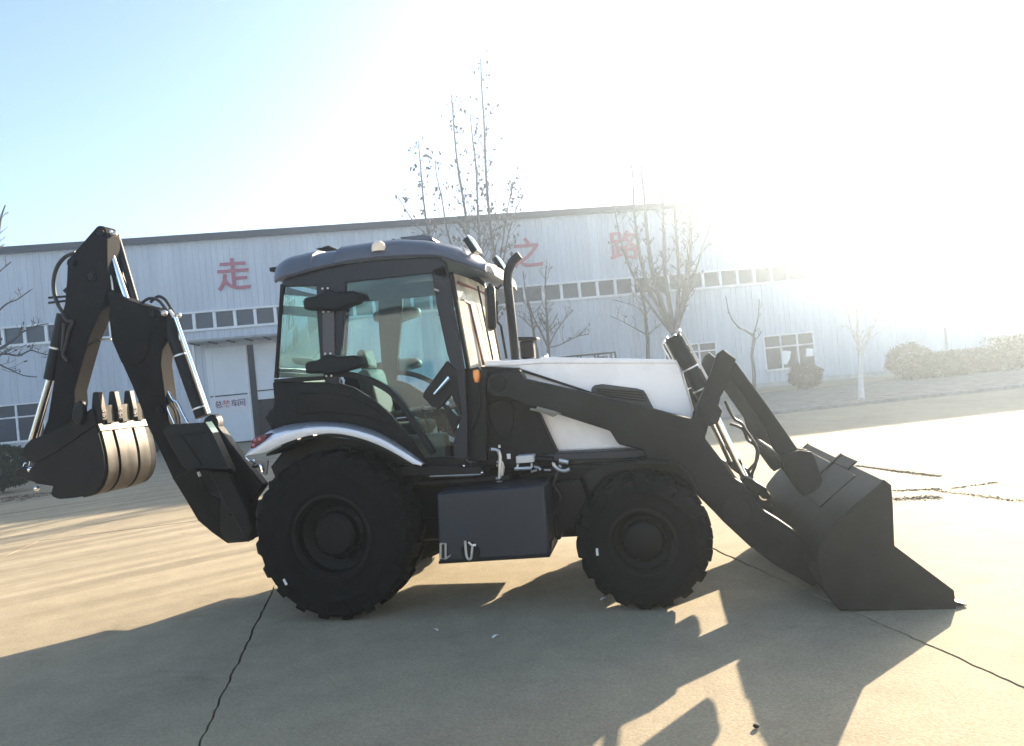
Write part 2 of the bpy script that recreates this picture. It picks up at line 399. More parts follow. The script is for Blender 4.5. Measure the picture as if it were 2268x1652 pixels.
# casement windows
def window(a, b, z0, z1, cols, parent=FB):
    f = MB(); t = .07
    f.box(((a + b) / 2, -.03, z0 - .03), (b - a + .2, .22, .10)).box(((a + b) / 2, .02, z1 + .02), (b - a + .1, .12, .06))
    tr = z0 + (z1 - z0) * .66
    f.box(((a + b) / 2, .03, tr), (b - a, .08, t))
    for c_ in range(cols + 1): f.box((a + (b - a) * c_ / cols, .035, (z0 + z1) / 2), (t if c_ % 2 else t * 1.3, .085, z1 - z0 - .01))
    o = f.build('window', CLAD2, parent)
    for c_ in range(cols):
        w_ = (b - a) / cols
        for (q0, q1) in ((z0, tr), (tr, z1)):
            MB().box((a + w_ * (c_ + .5), .07, (q0 + q1) / 2), (w_ - t, .02, q1 - q0 - t)).build('pane', PANE, o)
    return o
for i, (a, b, z0, z1) in enumerate(wins): window(a, b, z0, z1, [5, 5, 3, 3, 3][i])
# papers stuck on the right window
PAPER = mat('window_paper', (.85, .85, .82), .7)
for pts in ([(20.348,2.042),(20.911,1.955),(20.831,1.565),(20.604,1.226),(20.304,1.275)], [(21.824,2.032),(22.265,1.977),(22.235,1.56),(21.752,1.575)]):
    MB().prism([(a, b) for a, b in pts], .03, .036).build('window_paper', PAPER, FB)
# sliding doors under a canopy
post = [(-8.19,4.802),(-7.907,4.776),(-7.891,0.309)]; zg = .06
lf = (door[0][0], post[0][0])
dl = MB().box(((lf[0] + lf[1]) / 2, .02, (dz1 + zg) / 2), (lf[1] - lf[0], .07, dz1 - zg)).build('sliding_door', DOORM, FB, bevel=.01)
zs = [(-10.196,2.471),(-10.261,1.731),(-8.35,2.424),(-8.419,1.652)]
MB().box(((lf[0] + lf[1]) / 2, -.03, (zs[0][1] + zs[2][1]) / 2), (lf[1] - lf[0] - .1, .03, .06)).build('door_rail', EAVE, dl)
MB().box((lf[0] + .25, -.03, (dz1 + zg) / 2), (.07, .04, dz1 - zg - .1)).build('door_stile', CLAD2, dl)
MB().box((lf[1] - .12, -.03, (dz1 + zg) / 2), (.10, .04, dz1 - zg - .1)).build('door_stile', CLAD2, dl)
sg = [(-10.023,2.401),(-8.398,1.597)]
sgz = ((zs[0][1] + zs[2][1]) / 2 - .08, (zs[1][1] + zs[3][1]) / 2)
sign = MB().box(((sg[0][0] + sg[1][0]) / 2, -.025, (sgz[0] + sgz[1]) / 2), (sg[1][0] - sg[0][0], .02, sgz[0] - sgz[1])).build('door_sign', mat('sign_board', (.66, .64, .70), .5), dl)
pz = [(-7.83,4.769),(-8.03,2.527),(-7.862,2.08)]
dr = MB().box(((post[1][0] + du1) / 2, .05, (dz1 + pz[2][1]) / 2), (du1 - post[1][0], .07, dz1 - pz[2][1])).build('raised_door', DOORM, FB, bevel=.01)
MB().box(((post[1][0] + du1) / 2, .0, pz[1][1]), (du1 - post[1][0] - .05, .03, .06)).build('door_rail', EAVE, dr)
MB().box(((post[0][0] + post[1][0]) / 2, .10, dz1 / 2), (post[1][0] - post[0][0] + .02, .3, dz1)).build('door_post', BLACK, FB)
MB().box(((du0 + du1) / 2, .335, dz1 / 2), (du1 - du0 + .1, .02, dz1)).build('doorway', DARKIN, FB)
cn = [(-10.786,5.046)][0]
cz = dz1 + .28
can = MB().box(((cn[0] + du1 + .6) / 2, -.8, cz), (du1 + .6 - cn[0], 1.6, .10)).build('canopy', mat('canopy_sheet', (.30, .30, .30), .6, noise=.3, scale=3), FB)
for q in range(7):
    uu = cn[0] + .3 + q * (du1 - cn[0]) / 6.2
    MB().prism([(0, 0), (.0, -.10), (.0, -.10)], 0, .01) if False else MB().box((uu, -.75, cz - .09), (.06, 1.45, .07)).build('canopy_bracket', BLACK, can)
MB().box((du0 - .55, .0, dz1 / 2 + .2), (.10, .14, dz1 + .3)).build('downpipe', CLAD2, FB)
# lettering
def letter(ch, u, z, h, m, name, parent, y=-.06, depth=.02):
    cu = bpy.data.curves.new(name, 'FONT'); cu.body = ch; cu.size = h; cu.extrude = depth; cu.align_x = 'CENTER'; cu.offset = h * .012
    t = bpy.data.objects.new(name, cu); C.objects.link(t); bpy.context.view_layer.update()
    me = bpy.data.meshes.new_from_object(t.evaluated_get(bpy.context.evaluated_depsgraph_get()))
    bpy.data.objects.remove(t); me.materials.clear(); me.materials.append(m)
    zs_ = [v.co.y for v in me.vertices]; xs_ = [v.co.x for v in me.vertices]; zc = (min(zs_) + max(zs_)) / 2; xc = (min(xs_) + max(xs_)) / 2
    for v in me.vertices: v.co = (v.co.x - xc, -v.co.z, v.co.y - zc)
    o = bpy.data.objects.new(name, me); C.objects.link(o); o.parent = parent; o.location = (u, y, z); return o
L1 = [(-8.516,8.536),(-8.487,9.348),(-8.628,7.76)]; hz = (L1[1][1] - L1[2][1]) / .93
letter('走', L1[0][0], L1[0][1], hz, REDP, 'wall_character', FB)
L2 = [(6.625,8.615),(11.949,8.077)]
letter('之', L2[0][0], L1[0][1], hz, REDP, 'wall_character', FB); letter('路', L2[1][0], L1[0][1], hz, REDP, 'wall_character', FB)
su = [(-9.819,2.024),(-9.433,2.032),(-9.028,2.029),(-8.688,2.005)]
for ch, q, mm in zip('总装车间', su, (TXTD, TXTO, TXTD, TXTD)):
    letter(ch, q[0], sgz[0] - (sgz[0] - sgz[1]) * .5, .40, mm, 'sign_character', dl, y=-.042, depth=.004)
# roof and ends
m = MB(); DP = 24
m.add([(U0, -.25, ZT + .18), (UR, -.25, ZT + .18), (UR, DP / 2, ZT + 1.2), (U0, DP / 2, ZT + 1.2), (U0, DP, ZT + .18), (UR, DP, ZT + .18)], [(0, 1, 2, 3), (3, 2, 5, 4)])
m.build('roof', EAVE, FB)
m = MB(); m.add([(UR - .02, .06, 0), (UR - .02, DP, 0), (UR - .02, DP, ZT + .16), (UR - .02, DP / 2, ZT + 1.18), (UR - .02, .06, ZT + .16)], [(0, 1, 2, 3, 4)])
m.add([(U0, .05, 0), (U0, DP, 0), (U0, DP, ZT + .16), (U0, DP / 2, ZT + 1.18), (U0, .05, ZT + .16)], [(0, 1, 2, 3, 4)])
m.add([(U0, DP, 0), (UR, DP, 0), (UR, DP, ZT), (U0, DP, ZT)], [(0, 1, 2, 3)])
m.build('gable_wall', CLAD, FB)

# unseen hall added behind the camera to bounce sunlight onto the bonnet
OB = empty('bounce_hall', yard(2, -46), BA)
tag(OB, 'pale hall added out of view behind the camera to bounce sunlight onto the machine', 'building')
OW = MB().box((0, -5, 4.5), (90, 10, 9)).build('wall', mat('bounce_hall_render', (.62, .63, .66), .8, noise=.08, scale=1.5), OB)
MB().box((0, -5, 9.15), (91, 11, .3)).build('roof', EAVE, OB)
for q in range(14): MB().box((-41 + q * 6.3, .02, 3.4), (3.0, .06, 1.6)).build('window', PANE, OB)

# ================================================================ BACKHOE LOADER
BL = empty('backhoe_loader', (0, 0, 0))
tag(BL, 'dark grey backhoe loader with white bonnet, glazed cab, front bucket lowered to the concrete', 'backhoe loader')

# ---------------------------------------------------------------- wheels
def wheel(name, cx, cz, yo, s, R, W, rim, hub, lugs, steer=0):
    root = empty(name, (cx, s * (yo - W / 2), cz), 0, BL); root.rotation_euler[2] = steer + (pi if s > 0 else 0)
    t = MB(); k = R - .038
    prof = [(rim - .01, -W * .36), (rim, -W * .43), (rim + .03, -W * .46), (rim + .045, -W * .475), (rim + .055, -W * .468), ((rim + R) / 2 - .02, -W * .50), ((rim + R) / 2, -W * .512), ((rim + R) / 2 + .012, -W * .50), (R - .10, -W * .485), (R - .055, -W * .455), (k, -W * .40), (k + .004, -W * .2), (k + .006, 0)]
    prof += [(r, -y) for r, y in prof[-2::-1]]
    t.lathe(prof, seg=64)
    for i in range(lugs):
        for sd in (-1, 1):
            a = 2 * pi * (i + (.5 if sd > 0 else 0)) / lugs
            prev = None; sec = []
            for f, (yy, da, rr, hw) in enumerate(((.03, 0, R, .030), (.22, .10, R, .034), (.40, .22, R - .008, .042), (.475, .26, R - .05, .044), (.495, .28, R - .10, .040))):
                ang = a + da * (2 * pi / lugs) * 3.0 * .5; y = sd * yy * W
                base = (k if f < 3 else rr - .028) - .01
                for ww, rad in ((-hw * 1.25, base), (-hw, rr), (hw, rr), (hw * 1.25, base)):
                    aa = ang + ww / R; sec.append((rad * cos(aa), y, rad * sin(aa)))
            fs = []
            for q in range(4):
                o = q * 4
                fs += [(o, o + 1, o + 5, o + 4), (o + 1, o + 2, o + 6, o + 5), (o + 2, o + 3, o + 7, o + 6)]
            fs += [(0, 1, 2, 3), (16, 19, 18, 17)]
            t.add(sec, fs)
    t.build('tyre', TYRE, root, ang=28)
    r = MB(); d = W * .5
    r.lathe([(rim + .008, -W * .42), (rim + .012, -W * .445), (rim - .012, -W * .45), (rim - .03, -W * .40), (rim - .035, -W * .22), (rim - .075, -W * .17), (hub + .05, -W * .12), (hub + .015, -W * .15), (hub + .005, -W * .30), (hub - .02, -W * .34), (0.001, -W * .345)], seg=48)
    r.lathe([(rim, W * .42), (rim - .03, W * .38), (rim - .04, -W * .1)], seg=32)
    rm = r.build('rim', RIMM, root)
    nb = 10; wb_me = None
    for q in range(nb):
        a = 2 * pi * q / nb; rr = hub + .035
        if wb_me is None: wb_me = MB().tube([(0, -W * .11, 0), (0, -W * .17, 0)], .012, 6).mesh('wheel_nut', BLACK)
        o = bpy.data.objects.new('wheel_nut', wb_me); C.objects.link(o); o.parent = root; o.location = (rr * cos(a), 0, rr * sin(a))
    return root
for s in (-1, 1):
    wheel('rear_wheel', .085, .698, 1.11, s, .702, .44, .335, .175, 20)
    wheel('front_wheel', 2.595, .516, 1.08, s, .520, .40, .250, .138, 18, steer=radians(-2) if s < 0 else radians(-2))
# white scuff tags on the near tyres
lb = [(2.242,-1.085,0.496),(2.241,-1.085,0.443)]; MB().tube(lb, .010, 6).build('tyre_label', LABELW, BL)
lb = [(-0.355,-1.115,0.376),(-0.334,-1.115,0.327)]; MB().tube(lb, .010, 6).build('tyre_label', LABELW, BL)

# ---------------------------------------------------------------- chassis
m = MB(); m.box((1.2, 0, .80), (3.5, .62, .30)).box((2.3, 0, .95), (1.5, .78, .22))
ch = m.build('chassis_frame', BLACK, BL, bevel=.01)
MB().tube([(.10, -.75, .688), (.10, -.3, .688), (.10, .3, .688), (.10, .75, .688)], [.10, .15, .15, .10], 16).ball((.10, 0, .688), .24).build('rear_axle', BLACK, BL)
MB().tube([(2.59, -.75, .5), (2.59, .75, .5)], .085, 14).ball((2.59, .05, .5), .19).box((2.59, 0, .68), (.35, .5, .3)).build('front_axle', BLACK, BL)
m = MB(); m.box((1.95, 0, .62), (.9, .5, .45)).box((.9, 0, .6), (.8, .45, .35)).build('transmission', BLACK, BL, bevel=.03)
# belly pieces between the tank and the front wheel
m = MB(); m.prism([(1.821,0.929),(2.114,0.952),(2.151,0.779),(2.057,0.636),(2.031,0.536),(1.923,0.531),(1.894,0.452),(1.839,0.444),(1.852,0.69),(1.803,0.736)], -.55, -.40)
m.build('belly_plate', BLACK, BL, bevel=.01)
m = MB(); m.tube([(1.945,-0.62,1.048),(1.886,-0.62,0.936),(1.939,-0.62,0.826),(1.895,-0.62,0.702),(1.868,-0.62,0.64),(1.869,-0.62,0.492)], .014, 8)
m.build('belly_hose', HOSE, BL)
# fuel tank box on the near side and tool box on the far side
tp = [(0.984,0.975),(1.867,0.983),(1.86,0.433),(0.948,0.42)]
for s in (-1, 1):
    tk = MB().prism(tp, s * .98, s * .50).build('side_tank' , TANKM, BL, bevel=.018)
    if s < 0:
        m = MB(); m.prism([(tp[3][0], tp[3][1] - .012), (tp[2][0], tp[2][1] - .012), (tp[2][0], tp[2][1] + .010), (tp[3][0], tp[3][1] + .010)], -.992, -.49); m.build('tank_edge', BLACK, tk, bevel=.004)
        a = [(0.981,-0.99,0.572),(1.023,-0.99,0.57),(1.011,-0.99,0.448),(0.969,-0.99,0.45)]
        m = MB(); m.tube(a + [a[0]], .010, 6); m.tube([a[2], (a[2][0] + .05, -1.0, a[2][2] + .03)], .008, 6); m.build('drain_latch', ZINC, tk)
        a = [(1.187,-0.99,0.583),(1.188,-0.99,0.454),(1.223,-0.99,0.445),(1.246,-0.99,0.539),(1.274,-0.99,0.544)]
        m = MB(); m.tube(smoothline(a, 4), .011, 6); m.tube([a[3], (a[3][0] - .03, -1.0, a[3][2] + .035)], .009, 6); m.build('drain_tap', ZINC, tk)
        pz_ = [(1.219,-0.985,0.492)][0]; MB().lathe([(0.001, -.006), (.075, -.006), (.08, 0.002)], pz_, 20).build('tap_recess', BLACK, tk)
m = MB(); m.prism([(1.848,0.529),(1.879,0.528),(1.867,0.457),(1.843,0.403)], -.93, -.80); m.build('tank_strap', STEEL, BL)
# step rail with bolts under the door
sr = [(0.561,1.212),(1.322,1.144),(1.344,1.073),(0.582,1.11)]
MB().prism(sr, -.80, -.55).build('step_rail', BLACK, BL, bevel=.01)
for v in [(1.185,-0.81,1.162),(1.334,-0.81,1.096)]: MB().ball(v, .013).build('rail_bolt', CHROME, BL)
MB().tube([(0.579,-0.81,1.201),(0.669,-0.81,1.2)], .010, 6).build('rail_bolt', CHROME, BL)
MB().tube([(0.886,-0.82,1.097),(1.321,-0.82,1.084)], .006, 6).build('rail_pipe', ZINC, BL)

# ---------------------------------------------------------------- bonnet
bn = [(1.36,2.022),(1.691,2.0),(1.857,1.992),(3.015,1.854),(3.092,1.439),(3.062,1.366),(2.865,1.258),(2.71,1.159),(1.921,1.179),(1.852,1.372),(1.799,1.513),(1.688,1.736),(1.65,1.921),(1.36,1.961)]
bon = MB().prism(bn, -.46, .46).build('bonnet', WHITE, BL, bevel=.022)
MB().prism([(1.367,2.019),(1.692,1.999),(1.858,1.992),(1.859,2.007),(3.016,1.867),(3.018,1.835),(1.865,1.949),(1.687,1.951),(1.362,1.971)], -.472, -.30).build('bonnet_ridge', WHITE, bon, bevel=.008)
MB().prism([(1.659,1.931),(1.707,1.91),(2.314,1.647),(2.302,1.632),(2.251,1.653),(1.705,1.888)], -.485, -.455).build('bonnet_stripe', BLACK, bon, bevel=.003)
vent = [(2.263,1.673),(2.271,1.699),(2.295,1.722),(2.365,1.725),(2.644,1.662),(2.699,1.641),(2.717,1.61),(2.746,1.534),(2.772,1.473),(2.628,1.501),(2.322,1.619)]
vt = MB().prism(vent, -.49, -.45).build('bonnet_vent', mat('vent_plastic', (.03, .034, .03), .4, noise=.2, scale=12), bon, bevel=.01)
m = MB()
for (a, b) in zip([(2.304,-0.494,1.691),(2.313,-0.494,1.671),(2.327,-0.494,1.651),(2.356,-0.494,1.627)], [(2.682,-0.494,1.625),(2.696,-0.494,1.6),(2.709,-0.494,1.574),(2.716,-0.494,1.548)]): m.tube([a, b], .006, 6)
m.build('vent_louvre', BLACK, vt)
fr = [(3.035,1.856),(3.118,1.409)]
# side beam below the bonnet, catch, rods
MB().prism([(1.752,1.165),(1.935,1.186),(2.675,1.169),(2.67,1.112),(2.59,1.092),(1.951,1.119),(1.765,1.136)], -.60, -.44).build('side_beam', TANKM, BL, bevel=.012)
MB().prism([(2.676,1.174),(2.732,1.177),(2.733,1.15),(2.713,1.095),(2.778,1.042),(2.63,1.049),(2.586,1.055),(2.59,1.093),(2.67,1.114)], -.612, -.44).build('beam_bracket', GRAPH2, BL, bevel=.006)
a = [(2.681,-0.62,1.129),(2.716,-0.62,1.126)]; MB().tube(a, .013, 8).build('bracket_bolt', CHROME, BL)
MB().tube([(2.044,-0.64,1.066),(2.584,-0.64,1.03)], .011, 8).tube([(2.233,-0.6,1.072),(2.587,-0.6,1.06)], .013, 8).tube([(2.608,-0.62,1.048),(2.604,-0.62,0.991)], .02, 8).build('linkage_rod', GRAPH2, BL)
m = MB(); a = [(1.913,-0.64,1.115),(1.911,-0.64,1.093),(1.943,-0.64,1.056),(1.995,-0.64,1.039),(2.039,-0.64,1.053)]; m.tube(smoothline(a, 4), .016, 8); m.tube([(1.957,-0.64,1.128),(2.032,-0.64,1.107)], .02, 8).tube([(1.952,-0.66,1.089),(1.974,-0.66,1.075)], .010, 6); m.build('hook_ring', ZINC, BL)
# shut-off valve, filter and pipes
m = MB(); m.tube([(1.405,-0.7,1.272),(1.441,-0.7,1.267),(1.467,-0.7,1.252),(1.475,-0.7,1.209),(1.453,-0.7,1.025)], [.016, .014, .016, .016, .016], 8).tube([(1.478,-0.7,1.302),(1.476,-0.7,1.279)], .011, 6).tube([(1.48,-0.69,1.161),(1.491,-0.69,1.114),(1.476,-0.69,1.045)], .013, 6).tube([(1.421,-0.7,1.026),(1.456,-0.7,1.023)], .012, 6).tube([(1.426,-0.7,0.998),(1.47,-0.7,0.997)], .007, 6).tube([(1.441,-0.7,1.161),(1.47,-0.7,1.159)], .010, 6).tube([(1.438,-0.7,1.133),(1.467,-0.7,1.131)], .010, 6)
m.build('shut_off_valve', ZINC, BL)
m = MB(); m.tube([(1.534,-0.7,1.211),(1.563,-0.7,1.212)], .012, 6).tube([(1.549,-0.7,1.208),(1.548,-0.7,1.181)], .016, 8); m.build('grease_cap', LABELW, BL)
a = [(1.607,1.197),(1.756,1.197),(1.754,1.136),(1.604,1.135)]; fl = MB().prism(a, -.70, -.58).build('filter_box', mat('filter_white', (.58, .58, .58), .5), BL, bevel=.008)
m = MB(); m.tube([(1.587,-0.69,1.092),(1.728,-0.69,1.089)], .016, 8).tube([(1.618,-0.69,1.128),(1.608,-0.69,1.098)], .010, 6).tube([(1.732,-0.69,1.128),(1.732,-0.69,1.093)], .010, 6).tube([(1.752,-0.69,1.099),(1.79,-0.69,1.085),(1.803,-0.69,1.067)], .012, 6).tube([(1.721,-0.69,1.059),(1.772,-0.69,1.067)], .010, 6).tube([(1.834,-0.69,1.065),(1.888,-0.69,1.061)], .008, 6); m.build('filter_pipe', ZINC, BL)
m = MB(); 
for a, b in zip([(1.569,-0.6,1.078),(1.751,-0.6,1.153),(1.789,-0.6,1.055)], [(1.789,-0.6,1.055),(1.906,-0.6,1.132),(1.898,-0.6,1.048)]): m.tube([a, b], .03, 8)
m.build('valve_block', BLACK, BL)

# loader tower beside the cab, both sides
twp = [(1.339,1.968),(1.384,1.968),(1.679,1.928),(1.72,1.845),(1.74,1.606),(1.818,1.519),(1.869,1.37),(1.937,1.189),(1.969,1.074),(1.316,1.115),(1.304,1.274)]
for s in (-1, 1):
    tw = MB().prism(twp, s * .58, s * .44).build('loader_tower', GRAPH, BL, bevel=.012)
    pl = [(1.383,1.627),(1.449,1.67),(1.549,1.672),(1.609,1.607),(1.595,1.468),(1.558,1.374),(1.494,1.335),(1.424,1.417),(1.391,1.528)]
    MB().prism(smoothline(pl + pl[:1], 3)[:-1], s * .595, s * .57).build('tower_cover', GRAPH, tw, bevel=.014)

# ---------------------------------------------------------------- cab
CY = .74
def cabz(s): return (s * CY, s * (CY - .055))
lip = [(-0.419,2.896),(-0.23,2.912),(-0.048,2.939),(0.19,2.959),(0.377,2.968),(0.596,2.967),(0.877,2.947),(1.129,2.915),(1.308,2.839),(1.505,2.746)]
crown = [(-0.504,3.053),(-0.428,3.119),(-0.282,3.141),(-0.106,3.152),(0.08,3.163),(0.298,3.162),(0.467,3.163),(0.598,3.162),(0.75,3.156),(1.014,3.107),(1.257,3.02),(1.422,2.856)]
x0, x1 = lip[0][0] - .01, lip[-1][0]
m = MB(); st = []
N = 34
def kink(x): return .012 if (.0 < x < .0) else 0
gx = [[(-0.017,3.012)][0][0], [(0.211,3.027)][0][0]]
xs_ = sorted([x0 + (x1 - x0) * i / N for i in range(N + 1)] + [g_ + e_ for g_ in gx for e_ in (-.004, .004)]); N = len(xs_) - 1
for i in range(N + 1):
    x = xs_[i]; zl = lerp_curve(lip, x); zc = max(zl + .03, lerp_curve(crown, x)); f = (x - x0) / (x1 - x0)
    taper = 1 - .10 * max(0, (f - .82) / .18) ** 2 - .14 * max(0, (.10 - f) / .10) ** 2
    inset = .028 if gx[0] < x < gx[1] else (.012 if x <= gx[0] else 0); zc -= .022 if gx[0] < x < gx[1] else 0
    h = zc - zl
    sec = [(-.70, zl + .025), (-.775, zl), (-.80, zl + .02), (-.79 + inset, zl + .40 * h), (-.74 + inset, zl + .70 * h), (-.64 + inset, zl + .92 * h), (-.50, zc), (-.28, zc + .018), (-.22, zc + .045 * (1 if .3 < f < .9 else .2)), (0, zc + .05 * (1 if .3 < f < .9 else .3))]
    sec += [(-y, z) for y, z in sec[-2::-1]]
    st.append([(x, y * taper, z) for y, z in sec])
n = len(st[0]); vs = [v for r_ in st for v in r_]
fs = [(i * n + k, (i + 1) * n + k, (i + 1) * n + (k + 1) % n, i * n + (k + 1) % n) for i in range(N) for k in range(n)]
fs += [tuple(range(n)), tuple(range(N * n + n - 1, N * n - 1, -1))]
m.add(vs, fs); roof = m.build('cab_roof', ROOFM, BL, ang=33)
MB().prism([(0.55,3.234),(0.662,3.24),(0.858,3.233),(0.94,3.203),(0.949,3.169),(0.561,3.215)], -.28, .28).build('roof_hatch', ROOFM, roof, bevel=.02)
MB().prism([(-0.197,3.239),(-0.066,3.252),(-0.041,3.237),(-0.147,3.22)], -.3, .3).build('roof_vent', BLACKR, roof, bevel=.008)
bp = [(0.611,-0.77,3.048)][0]
m = MB(); pr = [(.062, 0), (.064, .03), (.055, .065), (.030, .088), (.001, .095)]
sgm = 16; vs = []
for k in range(sgm): vs += [(bp[0] + r_ * cos(2 * pi * k / sgm), bp[1] + r_ * sin(2 * pi * k / sgm), bp[2] + z_ - .02) for r_, z_ in pr]
m.add(vs, [(k * 5 + i, ((k + 1) % sgm) * 5 + i, ((k + 1) % sgm) * 5 + i + 1, k * 5 + i + 1) for k in range(sgm) for i in range(4)]); m.build('beacon', CREAM, roof)
for v in [(0.967,-0.55,3.1)] + [(0.623,-0.3,3.218)]: MB().ball(v, .022, (1.4, 1, .6)).build('roof_cap', ZINC, roof)
rlp = [(-0.567,-0.45,3.063)][0]; MB().box((rlp[0] + .04, rlp[1], rlp[2]), (.10, .07, .035)).build('rear_lamp', BLACKR, roof)
# front work lamps
for s in (-1, 1):
    p = Vector([(1.374,-0.56,3.011)][0]); p.y = s * .56
    lm = MB(); Mx = Euler((0, radians(-28), 0)).to_matrix()
    lm.box(p, (.055, .16, .15), Mx); lp = lm.build('work_lamp', BLACK, roof, bevel=.012)
    MB().box(p + Mx @ Vector((.031, 0, 0)), (.012, .17, .165), Mx).build('lamp_rim', CHROME, lp, bevel=.004)
    MB().box(p + Mx @ Vector((.039, 0, 0)), (.006, .135, .13), Mx).build('lamp_lens', mat('lamp_lens', (.7, .7, .68), .15, coat=.5), lp)
    MB().tube([p + Vector((-.09, -.05 * s, .0)), p + Vector((-.06, 0, -.09)), p + Vector((.0, 0, -.06))], .011, 6).build('lamp_bracket', ZINC, lp)
# header, pillars, doors, glass
for s in (-1, 1):
    ya, yb = cabz(s)
    side = 'near' if s < 0 else 'far'
    fr_ = MB().prism([(-0.341,2.86),(-0.298,2.922),(0.163,2.976),(0.856,2.948),(1.113,2.937),(1.173,2.87),(1.19,2.761),(1.158,2.722),(1.043,2.795),(0.265,2.809),(0.028,2.812),(-0.294,2.841)], ya, yb).build('cab_header', PILLAR, BL, bevel=.008)
    MB().tube([(x, s * .70, z) for x, z in [(-0.344,2.871),(-0.386,2.644),(-0.444,2.311),(-0.489,2.05)]], [.020, .018, .018, .02], 8).build('rear_pillar', GRAPH, BL)
    bpil = MB().prism([(-0.005,2.836),(0.266,2.825),(0.234,2.592),(0.157,2.204),(0.111,1.927),(-0.01,1.964),(-0.036,2.179),(-0.027,2.6)], ya, yb).build('door_pillar', PILLAR, BL, bevel=.008)
    MB().prism([(0.035,2.586),(0.143,2.579),(0.112,2.191),(0.002,2.197)], s * .757, s * .735).build('pillar_plate', mat('pillar_plate', (.055, .05, .06), .4), bpil, bevel=.004)
    for q, (hy0, xs) in enumerate((((640, 800), 0), ((1150, 1305), 8))):
        pts = [(-0.1,2.613),(-0.102,2.679),(-0.084,2.71),(0.01,2.71),(0.083,2.729),(0.12,2.752),(0.178,2.745),(0.211,2.724),(0.361,2.717),(0.411,2.695),(0.426,2.65),(0.406,2.609),(0.279,2.586),(0.213,2.566),(0.091,2.577),(0.058,2.595),(-0.072,2.601)] if q == 0 else [(-0.138,2.062),(-0.139,2.128),(-0.122,2.159),(-0.033,2.161),(0.034,2.182),(0.071,2.2),(0.134,2.191),(0.168,2.174),(0.318,2.17),(0.367,2.146),(0.383,2.104),(0.365,2.062),(0.242,2.047),(0.17,2.027),(0.048,2.03),(0.014,2.047),(-0.115,2.054)]
        hg = MB().prism(pts, s * .84, s * .72).build('hinge_housing', BLACKR, bpil, bevel=.022)
    for v in [(0.061,-0.76,2.778),(0.11,-0.76,2.776),(0.048,-0.76,2.577),(0.097,-0.76,2.574),(0.029,-0.76,2.214),(0.078,-0.76,2.211),(0.02,-0.76,2.021),(0.067,-0.76,2.019)]:
        MB().ball((v[0], s * .764, v[2]), .011, (1, .6, 1), 8, 5).build('hinge_bolt', ZINC, bpil)
    ap = MB().prism([(1.046,2.822),(1.167,2.86),(1.19,2.761),(1.196,2.492),(1.227,2.238),(1.246,1.902),(1.231,1.486),(1.203,1.205),(1.083,1.214),(1.087,1.339),(1.188,1.582),(1.173,1.867),(1.114,2.099),(1.063,2.507)], ya, yb).build('front_pillar', PILLAR, BL, bevel=.008)
    v = [(1.06,-0.75,2.656),(1.097,-0.75,2.637)]; MB().tube([(p_[0], s * .748, p_[2]) for p_ in v], .009, 6).build('hinge_bolt', ZINC, ap)
    body = MB().prism([(-0.472,2.014),(-0.025,1.969),(0.116,1.949),(0.252,1.896),(0.411,1.782),(0.551,1.647),(0.686,1.469),(0.815,1.243),(1.155,1.233),(1.207,1.158),(1.188,1.117),(0.839,1.184),(0.658,1.339),(0.443,1.481),(0.204,1.574),(-0.044,1.619),(-0.413,1.624),(-0.564,1.592)], ya, yb).build('cab_side_panel', GRAPH, BL, bevel=.010)
    MB().prism([(-0.316,1.729),(-0.283,1.867),(-0.243,1.898),(0.018,1.874),(0.233,1.821),(0.423,1.709),(0.577,1.558),(0.309,1.646),(0.001,1.705),(-0.27,1.707)], s * .752, s * .73).build('panel_relief', GRAPH, body, bevel=.008)
    # door: glass in a curved frame, latch panel, handle
    dg = [(0.247,2.826),(1.035,2.811),(1.056,2.511),(1.103,2.1),(1.165,1.867),(1.182,1.58),(1.079,1.332),(0.849,1.336),(0.78,1.444),(0.705,1.587),(0.628,1.717),(0.541,1.832),(0.43,1.902),(0.307,1.961),(0.2,1.991),(0.123,2.008)]
    door_o = MB().prism(dg, s * .718, s * .712).build('door_glass', GLASS, BL)
    band_ = offs(smoothline([(0.104,2.007),(0.213,1.988),(0.329,1.953),(0.45,1.892),(0.56,1.814),(0.639,1.713),(0.73,1.553),(0.82,1.385),(0.887,1.262)], 4), .052)
    MB().prism(band_, s * .752, s * .70).build('door_arch', BLACK, BL, bevel=.006)
    MB().prism([(1.104,2.045),(1.187,1.958),(1.182,1.774),(1.192,1.573),(1.176,1.591),(1.112,1.753),(1.067,1.709),(1.028,1.671),(0.991,1.645),(0.928,1.68),(0.862,1.766),(0.879,1.802),(0.933,1.86)], s * .745, s * .695).build('latch_panel', BLACK, BL, bevel=.008)
    MB().prism([(1.043,1.69),(1.144,1.573),(1.187,1.569),(1.105,1.438),(1.065,1.559),(1.032,1.662)], s * .742, s * .70).build('door_stay', BLACK, BL, bevel=.004)
    h = [(0.977,-0.765,1.777),(1.124,-0.765,1.904)]; MB().tube([(h[0][0], s * .77, h[0][2]), (h[1][0], s * .77, h[1][2])], [.011, .021], 8).build('door_handle', CHROME, BL)
    qg = [(-0.304,2.85),(-0.015,2.827),(-0.038,2.604),(-0.044,2.18),(-0.018,2.022),(-0.446,2.051),(-0.391,2.418)]
    MB().prism(qg, s * .716, s * .710).build('quarter_glass', REARG, BL)
    sill = [(-0.486,2.039),(-0.291,2.037),(-0.004,2.023),(0.005,1.992),(-0.27,1.996),(-0.482,2.012)]
    MB().prism(sill, s * .755, s * .69).build('window_seal', BLACK, BL, bevel=.005)
    cp = [(1.247,1.951),(1.345,1.976),(1.367,1.94),(1.414,1.935),(1.348,1.168),(1.175,1.18)]
    MB().prism(cp, s * .66, s * .50).build('cab_front_column', BLACK, BL, bevel=.01)
